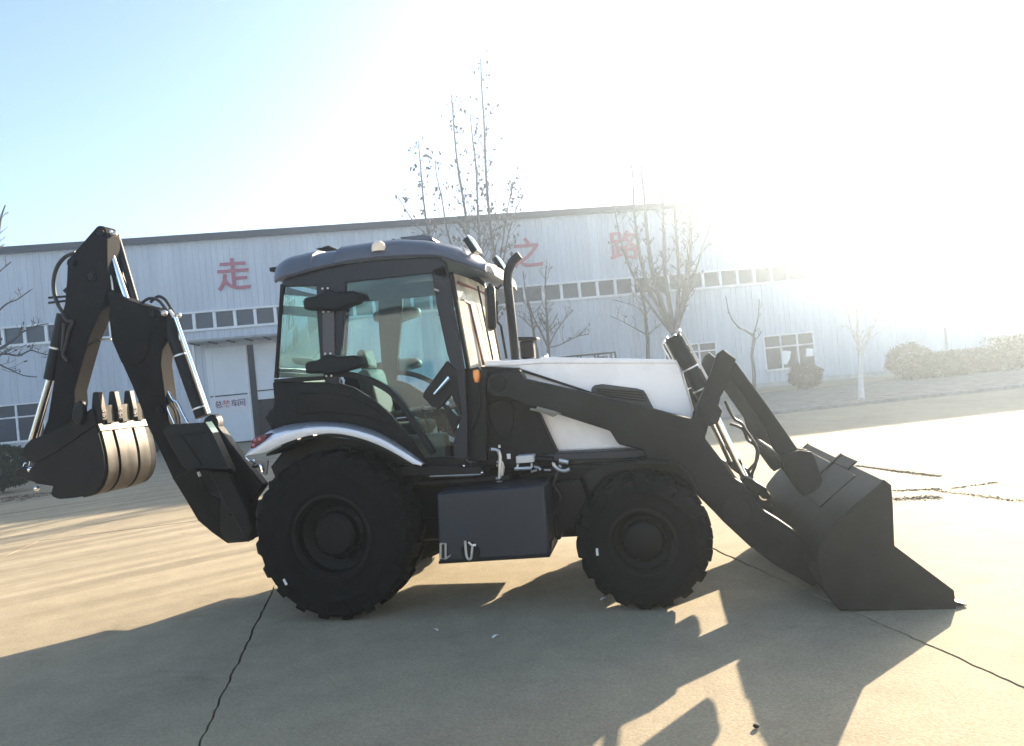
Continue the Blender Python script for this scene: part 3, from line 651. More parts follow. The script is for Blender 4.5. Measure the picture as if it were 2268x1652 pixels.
    MB().tube([(x, s * .72, z) for x, z in [(1.346,1.834),(1.349,1.767),(1.346,1.642),(1.321,1.577),(1.256,1.449)]], .014, 8).build('grab_rail', GRAPH, BL)
    op = [(1.313,1.945),(1.361,1.947),(1.365,1.89),(1.349,1.833),(1.32,1.84),(1.31,1.887)]
    MB().prism(op, s * .72, s * .66).build('turn_signal', ORANGE, BL, bevel=.012)
# windscreen, rear screen, cross members
wt = [(1.194,2.79)][0]; wb = [(1.267,1.968)][0]
def sheet(name, a, b, y0, y1, bow, mtl, nn=8):
    m = MB(); vs = []
    for i in range(nn + 1):
        y = y0 + (y1 - y0) * i / nn; e = bow * (1 - (2 * i / nn - 1) ** 2)
        vs += [(a[0] + e, y, a[1]), (b[0] + e, y, b[1])]
    m.add(vs, [(2 * i, 2 * i + 1, 2 * i + 3, 2 * i + 2) for i in range(nn)]); return m.build(name, mtl, BL, ang=60)
ws = sheet('windscreen', wt, wb, -.67, .67, .05, WIND)
for s in (-1, 1): MB().tube([(wt[0] + .0, s * .67, wt[1]), (wb[0], s * .67, wb[1])], .022, 8).build('windscreen_post', BLACK, ws)
vz = [(1.172,2.705)][0]
MB().box((wt[0] + .05, 0, vz[1]), (.02, 1.30, .018)).build('visor_bar', REDBR, ws)
wpr = [(wt[0] + .03, -.50, wt[1] - .22), (wt[0] + .065, -.36, wt[1] - .25), (wb[0] + .055, -.33, wb[1] + .02)]
MB().tube(wpr, .013, 6).build('red_strip', REDBR, ws)  # thin red-brown strip running down the windscreen
MB().tube([(wt[0] + .09, -.10, wt[1] - .06), (wb[0] + .06, .05, wt[1] - .75)], .010, 6).build('wiper_blade', BLACK, ws)
rt = [(-0.361,2.872)][0]; rb = [(-0.506,2.056)][0]
sheet('rear_screen', rt, rb, -.69, .69, -.06, REARG)
rl_ = [(-0.579,1.589),(-0.495,2.012)]
m = MB(); m.box(((rl_[0][0] + rl_[1][0]) / 2 + .02, 0, (rl_[0][1] + rl_[1][1]) / 2), (.06, 1.36, abs(rl_[1][1] - rl_[0][1]) + .02)); m.build('cab_rear_panel', GRAPH, BL, bevel=.02)
m = MB(); m.box((.95, 0, 1.02), (1.15, 1.36, .06)).box((.15, 0, 1.22), (.65, 1.30, .40)); m.build('cab_floor', BLACK, BL, bevel=.02)
MB().box((wb[0] - .02, 0, (wb[1] + 1.0) / 2), (.06, 1.30, wb[1] - 1.0)).build('firewall', BLACK, BL)
# cab interior
sc = .42
m = MB(); m.box((sc, 0, 1.46), (.50, .50, .14)); seat = m.build('driver_seat', SEATM, BL, bevel=.05)
MB().box((sc - .26, 0, 1.78), (.14, .48, .58), Euler((0, radians(-10), 0)).to_matrix()).build('seat_back', SEATM, seat, bevel=.06)
MB().box((sc - .33, 0, 2.16), (.09, .28, .20), Euler((0, radians(-10), 0)).to_matrix()).build('headrest', SEATM, seat, bevel=.04)
MB().box((sc, 0, 1.30), (.36, .36, .24)).build('seat_base', BLACK, seat, bevel=.02)
for s in (-1, 1): MB().box((sc + .02, s * .31, 1.62), (.34, .07, .06)).build('armrest', SEATM, seat, bevel=.02)
stc = [(0.695,2.078),(0.496,2.06)]
col = MB().tube([(1.22, 0, 1.08), (1.10, 0, 1.45), (1.00, 0, 1.66)], [.09, .06, .04], 10).build('steering_column', BLACK, BL)
m = MB(); cc = Vector((.99, 0, 1.69)); ax = Vector((-.5, 0, .87)).normalized(); uu = Vector((0, 1, 0)); vv = ax.cross(uu)
ring = [cc + (uu * cos(t * pi / 12) + vv * sin(t * pi / 12)) * .19 for t in range(25)]; m.tube(ring, .014, 8, cap=False)
for t in (0, 8, 16): m.tube([cc, ring[t]], .010, 6)
m.build('steering_wheel', BLACKR, col)
MB().box((1.24, 0, 1.50), (.12, 1.10, .30)).build('dashboard', BLACK, BL, bevel=.03)
m = MB()
for (x, y) in ((.72, -.38), (.80, -.33), (.66, .38)): m.tube([(x, y, 1.1), (x + .05, y, 1.45), (x + .02, y, 1.62)], .012, 6).ball((x + .02, y, 1.65), .028, nu=10, nv=6)
m.build('control_lever', BLACK, BL)
MB().box((.70, -.42, 1.25), (.5, .16, .35)).build('side_console', mat('console_plastic', (.10, .12, .10), .5), BL, bevel=.03)
# mirror on its arm
m = MB(); a = [(1.489,2.632),(1.541,2.633),(1.523,2.328),(1.512,2.256),(1.481,2.248),(1.478,2.413),(1.474,2.561)]
mp_ = [(1.487,-0.55,2.661),(1.452,-0.55,2.271)]
m = MB(); m.box(((mp_[0][0] + mp_[1][0]) / 2, -.50, (mp_[0][2] + mp_[1][2]) / 2), (.075, .22, abs(mp_[0][2] - mp_[1][2]) * .98), Euler((0, radians(3), radians(20))).to_matrix())
mir = m.build('side_mirror', BLACK, BL, bevel=.03)
m = MB(); m.tube([(1.498,-0.35,2.541),(1.484,-0.35,2.361),(1.516,-0.35,2.318),(1.539,-0.35,2.024)], .012, 6).tube([(1.444,-0.35,2.697),(1.52,-0.35,2.649),(1.555,-0.35,2.676)], .010, 6); m.build('mirror_arm', BLACK, mir)

# exhaust, intake
ex = smoothline([(1.595,-0.22,1.984),(1.594,-0.22,2.285),(1.591,-0.22,2.526),(1.59,-0.22,2.687),(1.6,-0.22,2.782),(1.622,-0.22,2.844),(1.665,-0.22,2.903),(1.725,-0.22,2.943)], 5)
MB().tube(ex, .041, 16).build('exhaust_stack', mat('exhaust_paint', (.009, .010, .013), .45, noise=.2, scale=6, spec=.25), BL)
ip = [(1.658,0.12,2.102)][0]
m = MB(); m.box(ip, (.13, .14, .17)); intake = m.build('air_intake', BLACK, BL, bevel=.02)
MB().box((ip[0] + .01, ip[1], ip[2] + .10), (.20, .2, .035), Euler((0, radians(6), 0)).to_matrix()).build('intake_cap', BLACK, intake, bevel=.01)
a = [(1.836,0.05,2.026)][0]; MB().ball(a, .022).build('bonnet_cap', CHROME, bon)

# ---------------------------------------------------------------- rear fenders
fu = smoothline([(-0.798,1.406),(-0.7,1.504),(-0.578,1.578),(-0.403,1.621),(-0.208,1.631),(-0.034,1.623),(0.213,1.582),(0.452,1.49),(0.666,1.343),(0.837,1.196)], 4)
fm = smoothline([(-0.633,1.419),(-0.506,1.48),(-0.384,1.539),(-0.223,1.577),(-0.041,1.593),(0.132,1.588),(0.343,1.546),(0.568,1.456),(0.751,1.337),(0.905,1.229)], 4)
fl_ = smoothline([(-0.638,1.413),(-0.536,1.419),(-0.433,1.432),(-0.242,1.495),(-0.016,1.538),(0.193,1.534),(0.396,1.483),(0.564,1.41),(0.701,1.331),(0.835,1.239)], 4)
for s in (-1, 1):
    m = MB(); k = len(fu)
    m.add([(x, s * .76, z) for x, z in fu] + [(x, s * 1.045, z) for x, z in fm] + [(x, s * 1.06, z - .012) for x, z in fm] + [(x, s * 1.06, z) for x, z in fl_],
          [(r_ * k + q, r_ * k + q + 1, (r_ + 1) * k + q + 1, (r_ + 1) * k + q) for r_ in range(3) for q in range(k - 1)])
    fd = m.build('rear_fender', FENDER, BL, ang=25); sd_ = fd.modifiers.new('thickness', 'SOLIDIFY'); sd_.thickness = .012; sd_.offset = 0
    inn = smoothline([(0.812,1.222),(0.636,1.345),(0.397,1.461),(0.194,1.517),(-0.018,1.527),(-0.252,1.486),(-0.479,1.407)], 3)
    MB().prism(offs(inn, .02), s * 1.0, s * .69).build('fender_liner', BLACK, fd)
    MB().prism([(0.795,1.182),(0.503,1.319),(0.266,1.433),(-0.076,1.497),(-0.419,1.464),(-0.62,1.267),(-0.569,1.113),(0.523,0.895),(0.785,1.081)], s * .70, s * .66).build('inner_guard', BLACK, fd)
    tl = [(-0.589,1.529),(-0.56,1.555),(-0.451,1.579),(-0.462,1.511),(-0.605,1.461)]
    t_ = MB().prism(tl, s * 1.03, s * .86).build('tail_light', RED, BL, bevel=.01)
    for v in [(-0.552,-1.03,1.537),(-0.51,-1.03,1.54),(-0.57,-1.03,1.494)]:
        MB().ball((v[0], s * 1.03, v[2]), .016, (1, .5, 1), 8, 5).build('lamp_bulb', mat('pink_lens', (.45, .16, .2), .2), t_)

# ---------------------------------------------------------------- loader: arms, linkage, bucket
AY0, AY1 = .74, .61
arm = [(1.427,1.822),(1.452,1.883),(1.557,1.905),(1.719,1.912),(1.743,1.834),(2.282,1.661),(2.762,1.496),(3.057,1.386),(3.115,1.504),(3.183,1.354),(3.163,1.297),(3.137,1.231),(3.215,1.106),(3.27,1.018),(3.335,0.898),(3.4,0.847),(3.475,0.704),(3.525,0.635),(3.628,0.559),(3.75,0.456),(3.812,0.373),(3.827,0.219),(3.869,0.078),(3.841,0.026),(3.757,0.087),(3.573,0.208),(3.391,0.369),(3.21,0.572),(3.151,0.649),(3.012,0.817),(2.733,0.987),(2.651,1.173),(2.465,1.233),(2.443,1.27),(2.405,1.348),(2.018,1.509),(1.764,1.603),(1.579,1.689),(1.462,1.712),(1.426,1.763)]
for s in (-1, 1):
    ar = MB().prism(arm, s * AY0, s * AY1).build('loader_arm', GRAPH2, BL, bevel=.014)
    v = [(1.529,-0.74,1.815)][0]; MB().lathe([(.001, -.012), (.062, -.012), (.068, -.006), (.068, .0)], (v[0], s * .742, v[2]), 24).build('arm_pivot_cap', GRAPH, ar)
    v = [(3.318,-0.74,0.645)][0]; MB().lathe([(.001, -.010), (.112, -.010), (.120, -.004), (.120, .004)], (v[0], s * .744, v[2]), 30).build('arm_boss', GRAPH2, ar)
    # hydraulic pipes clipped under the arm
    m = MB(); m.tube([(x, s * .752, z) for x, z in [(1.777,1.581),(1.869,1.552),(1.959,1.508),(2.003,1.525),(2.022,1.513)]], .010, 6).tube([(x, s * .75, z) for x, z in [(1.83,1.581),(1.962,1.534),(1.992,1.521)]], .018, 8)
    m.build('arm_pipe', mat('pipe_paint', (.22, .21, .17), .4), ar)
    # lever plate rising from the elbow
    lv = [(3.346,1.913),(3.373,1.881),(3.435,1.826),(3.419,1.79),(3.388,1.708),(3.35,1.636),(3.289,1.54),(3.267,1.472),(3.292,1.432),(3.255,1.344),(3.185,1.317),(3.055,1.377),(3.071,1.44),(3.121,1.522),(3.172,1.62),(3.242,1.754),(3.282,1.847),(3.299,1.883)]
    lever = MB().prism(lv, s * .70, s * .62).build('lift_lever', GRAPH2, BL, bevel=.008)
    a = [(3.341,-0.71,1.912),(3.368,-0.71,1.881),(3.43,-0.71,1.831)]; MB().tube([(q[0], s * .66, q[2] + .004) for q in a], .014, 6).build('lever_edge', mat('bright_edge', (.5, .5, .48), .4), lever)
    # bucket link
    lk = [(3.38,1.837),(3.433,1.8),(3.634,1.445),(3.738,1.251),(3.831,1.079),(3.868,1.039),(3.831,0.951),(3.757,0.907),(3.693,0.967),(3.681,1.05),(3.637,1.12),(3.623,1.174),(3.61,1.256),(3.463,1.524),(3.367,1.683),(3.362,1.764)]
    MB().prism(lk, s * .685, s * .635).build('bucket_link', GRAPH2, BL, bevel=.008)
    # tilt cylinder: barrel, rod, clevis, pipes
    c0, c1, c2 = [Vector((q[0], s * .47, q[2])) for q in [(2.98,-0.47,2.062),(3.238,-0.47,1.425),(3.434,-0.47,0.866)]]
    cyl = MB().tube([c0, c1], .066, 20).build('tilt_cylinder', GRAPH2, BL, bevel=.006)
    for q in (.42, .70): MB().tube([c0.lerp(c1, q), c0.lerp(c1, q + .02)], .072, 20).build('cylinder_band', ZINC, cyl)
    MB().tube([c1, c2], .032, 14).build('cylinder_rod', CHROME, cyl)
    off_ = Vector((.075, -s * .0, .035)); m = MB(); m.tube([c0 + off_ * .95 + Vector((.015, 0, -.02)), c0.lerp(c1, .75) + off_], .011, 6).tube([c0 - off_ * .95, c0.lerp(c1, .25) - off_ * .95], .010, 6); m.ball(c0 + Vector((.05, 0, .04)), .02, nu=8, nv=5).ball(c0 - Vector((.055, 0, .01)), .02, nu=8, nv=5); m.build('cylinder_pipe', ZINC, cyl)
    # clevis ear on the arm for the rod end
    MB().prism([(3.396,0.853),(3.432,0.884),(3.464,0.869),(3.58,0.786),(3.624,0.701),(3.595,0.676),(3.533,0.707),(3.424,0.803)], s * .61, s * .44).build('rod_clevis', GRAPH2, BL, bevel=.010)
    v = [(3.556,-0.62,0.734)][0]; MB().lathe([(.030, -.01), (.042, -.01), (.042, .01), (.030, .01)], (v[0], s * .60, v[2]), 16).build('clevis_pin', CHROME, BL)
MB().tube([Vector([(2.65,-0.6,1.382)][0]) * 1, ([(2.65,1.382)][0][0], .62, [(2.65,1.382)][0][1])], .07, 16).build('arm_cross_tube', GRAPH2, BL)
# hoses
m = MB(); m.tube(smoothline([(3.349,-0.4,1.491),(3.402,-0.4,1.347),(3.458,-0.4,1.3),(3.486,-0.4,1.242),(3.526,-0.4,1.169),(3.559,-0.4,1.097),(3.568,-0.4,1.041),(3.547,-0.4,0.973),(3.503,-0.4,0.927),(3.473,-0.4,0.898)], 4), .013, 8)
m.tube(smoothline([(3.373,-0.38,1.298),(3.431,-0.38,1.273),(3.475,-0.38,1.238),(3.5,-0.38,1.155),(3.549,-0.38,1.109),(3.565,-0.38,1.052),(3.54,-0.38,0.943),(3.511,-0.38,0.882),(3.5,-0.38,0.834)], 4), .013, 8); m.build('tilt_hose', HOSE, BL)

# front bucket
BY0, BY1 = -1.20, 1.15
shell = [(4.637,-0.01),(3.903,0.008),(3.853,0.076),(3.811,0.158),(3.786,0.252),(3.78,0.366),(3.802,0.458),(3.839,0.523),(3.923,0.618),(4.058,0.736),(4.269,0.898)]
bkt = MB().prism(offs(shell, -.028), BY0, BY1).build('front_bucket', GRAPH2, BL, bevel=.005)
sp = [(4.267,0.905),(4.309,0.863),(4.307,0.734),(4.29,0.447),(4.633,0.127),(4.635,-0.006),(3.909,0.017),(3.854,0.085),(3.815,0.164),(3.791,0.252),(3.786,0.365),(3.808,0.455),(3.843,0.517),(3.926,0.613),(4.06,0.731)]
for y in (BY0, BY1): MB().prism(sp, y - (.012 if y < 0 else -.012), y + (.02 if y < 0 else -.02)).build('bucket_side', GRAPH2, bkt, bevel=.004)
ct = [(4.527,0.004),(4.664,-0.004),(4.662,-0.02),(4.525,-0.013)]; MB().prism(ct, BY0 - .01, BY1 + .01).build('cutting_edge', STEEL, bkt, bevel=.003)
tipx, tipz = [(4.656,-0.012)][0]
for k in range(7):
    y = BY0 + .06 + (BY1 - BY0 - .12) * k / 6
    MB().prism([(tipx - .16, .052), (tipx - .02, .045), (tipx + .06, .018), (tipx + .06, .010), (tipx - .16, .012)], y - .04, y + .04).build('bucket_tooth', STEEL, bkt, bevel=.004)
# back stiffeners and top guard on the bucket
bk0, bk1 = Vector(shell[-1]), Vector(shell[-3]); dirv = (bk1 - bk0); nrm = Vector((dirv.y, -dirv.x)).normalized()
if nrm.x > 0: nrm = -nrm
def backplate(name, t0, t1, y0, y1, th, mt=GRAPH2, lift=.0):
    a = bk0 + dirv * t0 + nrm * lift; b = bk0 + dirv * t1 + nrm * lift
    return MB().prism([tuple(a), tuple(b), tuple(b + nrm * th), tuple(a + nrm * th)], y0, y1).build(name, mt, bkt, bevel=.004)
backplate('back_plate', .15, .95, -.72, .72, .010)
backplate('guard_lip', -.10, .12, -.48, -.07, .012, lift=.003)
backplate('back_rib', -.10, .50, -.065, -.02, .022, lift=.003)
for s in (-1, 1):
    for y in (.58, .73):
        hg = [(3.7,1.015),(3.74,1.07),(3.828,1.086),(3.912,1.066),(3.933,1.019),(3.97,0.841),(3.949,0.8),(3.888,0.756),(3.823,0.73),(3.769,0.824),(3.705,0.938)]
        MB().prism(hg, s * (y - .015), s * (y + .015)).build('hinge_plate', GRAPH2, bkt, bevel=.005)
MB().tube([([(3.698,-0.7,1.033)][0][0], -.80, [(3.698,-0.7,1.033)][0][2]), ([(3.698,-0.7,1.033)][0][0], .80, [(3.698,-0.7,1.033)][0][2])], .028, 12).build('hinge_pin', GRAPH2, bkt)
# front mudguards
mg = smoothline([(2.589,1.102),(2.741,1.103),(2.871,1.079),(2.949,1.023),(2.998,0.953),(3.039,0.846)], 4)
mi = [(3.015,0.837),(2.957,0.908),(2.897,0.969),(2.807,1.004),(2.639,1.026),(2.447,1.029),(2.327,0.988),(2.197,0.86),(2.164,1.019),(2.337,1.095)]
for s in (-1, 1):
    MB().prism(mg + mi, s * .80, s * .77).build('front_mudguard', BLACK, BL, bevel=.006)
    MB().prism(offs(mg, -.015), s * .96, s * .74).build('front_mudguard', BLACK, BL, bevel=.004)

# ---------------------------------------------------------------- backhoe: boom, dipper, bucket, stabilisers
boom = [(-2.612,2.635),(-2.615,2.864),(-2.575,2.991),(-2.626,3.154),(-2.761,3.236),(-2.815,3.301),(-2.786,3.357),(-2.702,3.362),(-2.665,3.29),(-2.62,3.212),(-2.532,3.116),(-2.336,3.005),(-2.18,2.945),(-2.037,2.905),(-1.97,2.854),(-1.972,2.767),(-2.016,2.617),(-2.074,2.327),(-2.062,2.106),(-2.052,1.799),(-1.965,1.492),(-1.87,1.276),(-1.759,1.243),(-1.662,0.993),(-1.547,0.924),(-1.487,0.902),(-1.327,0.618),(-1.288,0.489),(-1.508,0.483),(-1.665,0.598),(-1.812,0.728),(-1.929,0.948),(-2.052,1.167),(-2.143,1.396),(-2.282,1.713),(-2.398,2.086)]
bm = MB().prism(boom, -.13, .06).build('boom', GRAPHB, BL, bevel=.012)
MB().prism([(-2.601,2.633),(-2.605,2.81),(-2.613,2.877),(-2.578,2.99),(-2.623,3.14),(-2.53,3.096),(-2.334,2.982),(-2.192,2.927),(-2.137,2.823),(-2.137,2.681),(-2.195,2.468),(-2.263,2.384),(-2.34,2.346),(-2.459,2.345),(-2.513,2.396)], -.142, .072).build('boom_cheek', GRAPHB, bm, bevel=.008)
for v, r in zip([(-2.044,-0.15,2.834),(-2.122,-0.15,1.869)], (.058, .044)):
    MB().lathe([(.001, -.01), (r * .55, -.01), (r * .6, -.003), (r * .8, -.003), (r * .85, -.014), (r, -.012), (r, .005)], (v[0], -.145, v[2]), 24).build('pin_cap', GRAPH, bm)
MB().tube([([(-2.082,2.842)][0][0], -.18, [(-2.082,2.842)][0][1]), ([(-2.082,2.842)][0][0], .18, [(-2.082,2.842)][0][1])], .03, 12).build('boom_pin', GRAPH, bm)
MB().prism([(-2.05,1.174),(-1.837,1.245),(-1.836,1.236),(-2.045,1.161)], -.134, .064).build('weld_seam', BLACK, bm)
dip = [(-2.648,3.804),(-2.621,3.816),(-2.584,3.811),(-2.549,3.774),(-2.532,3.706),(-2.577,3.275),(-2.578,3.145),(-2.653,2.997),(-2.788,2.79),(-2.851,2.692),(-2.969,2.428),(-3.09,2.15),(-3.093,2.019),(-3.137,1.891),(-3.285,1.754),(-3.537,1.712),(-3.437,1.881),(-3.31,2.304),(-3.197,2.742),(-3.163,2.923),(-3.101,3.068),(-3.053,3.307),(-3.021,3.514)]
dp = MB().prism(dip, -.16, .03).build('dipper_arm', GRAPHB, BL, bevel=.012)
for v, r in zip([(-2.602,-0.17,3.74),(-2.965,-0.17,3.473),(-2.748,-0.17,3.308)], (.048, .05, .055)):
    MB().lathe([(.001, -.012), (r * .6, -.012), (r * .65, -.003), (r * .85, -.003), (r, -.012), (r, .005)], (v[0], -.165, v[2]), 24).build('pin_cap', GRAPH, dp)
MB().tube([(-2.877,0.0,2.674),(-2.722,0.0,2.663)], .010, 6).build('dipper_edge', ZINC, dp)
# dipper cylinder on top (chrome rod catches the sky)
a, b = [Vector(q) for q in [(-2.646,0.0,3.758),(-2.455,0.0,3.034)]]
dc = MB().tube([a + Vector((.05, .06, -.02)), b + Vector((.02, .06, -.04))], .034, 18).build('dipper_cylinder', BLACK, BL)
MB().tube([a - Vector((0, .05, 0)), b - Vector((0, .05, 0))], .030, 14).build('cylinder_rod', CHROME, dc)
m = MB()
for v in [(-2.598,-0.08,3.776),(-2.552,-0.08,3.75),(-2.501,-0.08,3.73)]: m.ball(v, .028, (1, 1, 1.1), 10, 6)
m.build('pin_end', ZINC, dc)
MB().tube([(-2.585,-0.1,3.731),(-2.603,-0.1,3.523)], .012, 6).tube(smoothline([(-2.605,-0.1,3.391),(-2.574,-0.1,3.256),(-2.57,-0.1,3.15)], 4), .012, 6).build('rod_pipe', ZINC, dc)
MB().prism([(-2.606,3.779),(-2.569,3.764),(-2.554,3.725),(-2.558,3.566),(-2.555,3.319),(-2.503,3.153),(-2.468,3.056),(-2.555,3.093),(-2.62,3.274),(-2.635,3.676)], .0, .07).build('top_link', BLACK, BL, bevel=.008)
# bucket cylinder along the dipper
a, b, e = [Vector(q) for q in [(-3.184,-0.1,2.97),(-3.418,-0.1,2.305),(-3.706,-0.1,1.684)]]
bc = MB().tube([a, b], [.062, .062], 18).build('bucket_cylinder', BLACK, BL, bevel=.006)
MB().tube([a.lerp(b, .50), a.lerp(b, .53)], .068, 18).build('cylinder_band', ZINC, bc)
MB().tube([b, e], .036, 14).build('cylinder_rod', CHROME, bc)
MB().tube([(-3.439,-0.06,2.278),(-3.541,-0.06,2.027),(-3.668,-0.06,1.722)], .016, 8).build('thin_chrome_rod', CHROME, bc)  # thin chrome strip lying beside the cylinder rod
MB().prism([(-3.133,3.24),(-3.076,3.272),(-3.097,3.143),(-3.167,3.217)], -.1, .1).tube([(-3.324,-0.12,3.158),(-3.116,-0.12,3.147)], .012, 6).tube([(-3.33,-0.12,3.105),(-3.128,-0.12,3.102)], .012, 6).build('hose_clamp', BLACK, dp)
m = MB(); m.tube(smoothline([(-2.947,-0.12,3.584),(-3.073,-0.12,3.56),(-3.182,-0.12,3.474),(-3.244,-0.12,3.335),(-3.249,-0.12,3.176),(-3.191,-0.12,3.022),(-3.102,-0.12,2.913),(-3.038,-0.12,2.859)], 5), .020, 8); m.build('dipper_hose', HOSE, BL)
m = MB(); m.tube(smoothline([(-3.109,-0.18,2.955),(-3.071,-0.18,2.885),(-2.997,-0.18,2.864),(-3.059,-0.18,2.779),(-3.113,-0.18,2.627),(-3.153,-0.18,2.538),(-3.099,-0.18,2.467)], 4), .018, 8).tube(smoothline([(-3.121,-0.17,2.865),(-3.142,-0.17,2.735),(-3.174,-0.17,2.58)], 4), .014, 6)
m.build('dipper_hose', HOSE, BL)
# boom cylinder and pipes
a, b = [Vector(q) for q in [(-2.003,-0.04,2.776),(-1.715,-0.04,1.762)]]
bo = MB().tube([a, b], .070, 18).build('boom_cylinder', BLACK, BL, bevel=.006)
for q in (.36, .905): MB().tube([a.lerp(b, q), a.lerp(b, q + .015)], .074, 18).build('cylinder_band', ZINC, bo)
MB().tube([a + Vector((.10, -.02, .02)), b + Vector((.09, -.02, .03))], .020, 10).build('cylinder_pipe', CHROME, bo)
m = MB(); m.ball([(-1.959,-0.15,2.838)][0], .032, nu=10, nv=6).ball([(-1.897,-0.02,2.818)][0], .030, nu=10, nv=6).tube([(-1.971,-0.05,2.876),(-1.921,-0.05,2.792),(-1.876,-0.05,2.657),(-1.88,-0.05,2.554)], .018, 8); m.build('pin_end', ZINC, bo)
m = MB(); m.tube(smoothline([(-2.3,-0.04,2.986),(-2.199,-0.04,3.027),(-2.098,-0.04,2.996),(-2.02,-0.04,2.895),(-1.958,-0.04,2.784)], 5), .016, 8).tube(smoothline([(-2.258,0.05,3.003),(-2.163,0.05,3.052),(-2.078,0.05,3.002),(-2.015,0.05,2.889),(-1.978,0.05,2.819)], 5), .016, 8).build('boom_hose', HOSE, BL)
m = MB(); m.tube(smoothline([(-2.112,-0.1,2.137),(-2.091,-0.1,2.018),(-2.072,-0.1,1.939),(-2.044,-0.1,1.84),(-1.996,-0.1,1.72)], 4), .013, 8).tube(smoothline([(-2.063,-0.06,2.053),(-2.018,-0.06,1.962),(-1.972,-0.06,1.928),(-1.932,-0.06,1.837),(-1.874,-0.06,1.714)], 4), .013, 8).build('swing_pipe', CHROME, BL)
m = MB(); m.tube(smoothline([(-2.078,-0.08,2.085),(-2.038,-0.08,1.935),(-1.993,-0.08,1.844),(-1.979,-0.08,1.716)], 4), .012, 8).tube(smoothline([(-2.046,-0.05,1.973),(-2.011,-0.05,1.892),(-1.971,-0.05,1.801),(-1.974,-0.05,1.714)], 4), .010, 8).build('swing_hose', HOSE, BL)
# swing casting and rear frame
MB().prism([(-1.477,0.933),(-1.404,0.938),(-1.248,0.651),(-1.201,0.519),(-1.427,0.51),(-1.51,0.609)], -.22, .22).tube([(-1.4,-0.24,0.791),(-1.353,-0.24,0.793)], .02, 8).build('swing_post', BLACK, BL, bevel=.015)
sfp = [(-1.295,1.755),(-1.238,1.786),(-1.19,1.773),(-1.168,1.722),(-1.17,1.662),(-1.078,1.529),(-0.92,1.306),(-0.764,1.094),(-0.882,0.97),(-0.938,0.798),(-1.118,1.223),(-1.326,1.7)]
for s in (-1, 1): MB().prism(sfp, s * .62, s * .50).build('stabiliser_frame', BLACK, BL, bevel=.02)
MB().box((-.72, .22, .74), (.20, 1.45, .52)).build('rear_frame', BLACK, BL, bevel=.02)  # far end lengthened out of view to fill the machine's cast shadow
MB().box((-1.0, .05, .62), (.26, .5, .56)).build('shade_block', BLACK, BL, bevel=.03)  # hidden block added to close a sunlit gap in the machine's shadow
MB().box((-.66, 0, 1.05), (.14, 1.2, .16)).build('rear_cross_beam', BLACK, BL, bevel=.02)
for s in (-1, 1):
    pad = [(-1.522,1.681),(-1.45,1.731),(-1.128,1.717),(-1.095,1.726),(-1.035,1.625),(-0.895,1.266),(-0.919,1.296),(-1.31,1.323),(-1.356,1.345)]
    sp_ = MB().prism([(-1.157,1.293),(-0.983,1.281),(-0.82,0.911),(-0.786,0.75),(-0.845,0.627),(-0.902,0.752),(-1.052,1.018)], s * .82, s * .70).build('stabiliser_leg', GRAPH, BL, bevel=.012)
    pd = MB().prism(pad, s * .90, s * .80).build('stabiliser_pad', BLACK, sp_, bevel=.015)
    MB().prism([(-1.451,1.636),(-1.111,1.635),(-1.103,1.622),(-1.438,1.621)], s * .912, s * .89).prism([(-1.273,1.334),(-0.877,1.306),(-0.862,1.271),(-0.869,1.291),(-1.27,1.319)], s * .912, s * .89).build('pad_rim', GRAPH, pd, bevel=.004)
    MB().tube([(x, s * .905, z) for x, z in [(-1.328,1.61),(-1.158,1.337)]], .006, 6).build('pad_rib', GRAPH, pd)
# bright fittings behind the pad and under the fender
m = MB(); m.tube(smoothline([(-0.863,-0.6,1.33),(-0.837,-0.6,1.307),(-0.859,-0.6,1.274),(-0.812,-0.6,1.27),(-0.783,-0.6,1.277),(-0.77,-0.6,1.215)], 4), .014, 6).tube([(-0.928,-0.6,1.357),(-0.893,-0.6,1.324)], .008, 6); m.build('rear_coupling', CHROME, BL)
MB().prism([(-0.865,1.333),(-0.721,1.314),(-0.75,1.185),(-0.82,1.203)], -.57, -.55).build('rear_plate', mat('rear_plate', (.30, .30, .29), .5), BL)
MB().tube([(-1.742,-0.15,1.218),(-1.726,-0.15,1.172)], .014, 6).build('boom_fitting', ZINC, bm)

# backhoe bucket
HB = .36
hs = smoothline([(-2.68,1.791),(-2.654,1.712),(-2.625,1.567),(-2.611,1.448),(-2.615,1.313),(-2.652,1.215),(-2.702,1.151),(-2.775,1.105),(-2.925,1.082),(-3.084,1.075),(-3.192,1.082),(-3.258,1.127),(-3.229,1.206)], 3)
bb = MB().prism(offs(hs, -.022), -HB, HB).build('backhoe_bucket', GRAPH, BL, bevel=.003, ang=40)
bs = [(-2.702,1.953),(-2.674,1.799)] + hs[2:-1] + [(-3.229,1.21),(-3.436,1.25),(-3.503,1.384),(-3.415,1.455),(-3.111,1.574)]
for y in (-HB, HB): MB().prism(bs, y - (.012 if y < 0 else -.012), y + (.015 if y < 0 else -.015)).build('bucket_side', GRAPH, bb, bevel=.003)
MB().prism([(-2.714,1.943),(-2.684,1.953),(-2.657,1.79),(-3.092,1.575),(-3.394,1.456),(-3.473,1.479),(-3.583,1.547),(-3.506,1.645),(-3.429,1.699),(-3.306,1.724),(-2.905,1.845)], -.385, -.355).build('side_band', GRAPH, bb, bevel=.006)
MB().prism([(-2.714,1.943),(-2.684,1.953),(-2.657,1.79),(-3.092,1.575),(-3.394,1.456),(-3.473,1.479),(-3.583,1.547),(-3.506,1.645),(-3.429,1.699),(-3.306,1.724),(-2.905,1.845)], .355, .385).build('side_band', GRAPH, bb, bevel=.006)
ln = [(-2.869,1.96),(-2.833,2.016),(-2.782,2.039),(-2.751,2.009),(-2.752,1.908),(-2.791,1.81),(-2.831,1.805),(-2.883,1.868)]
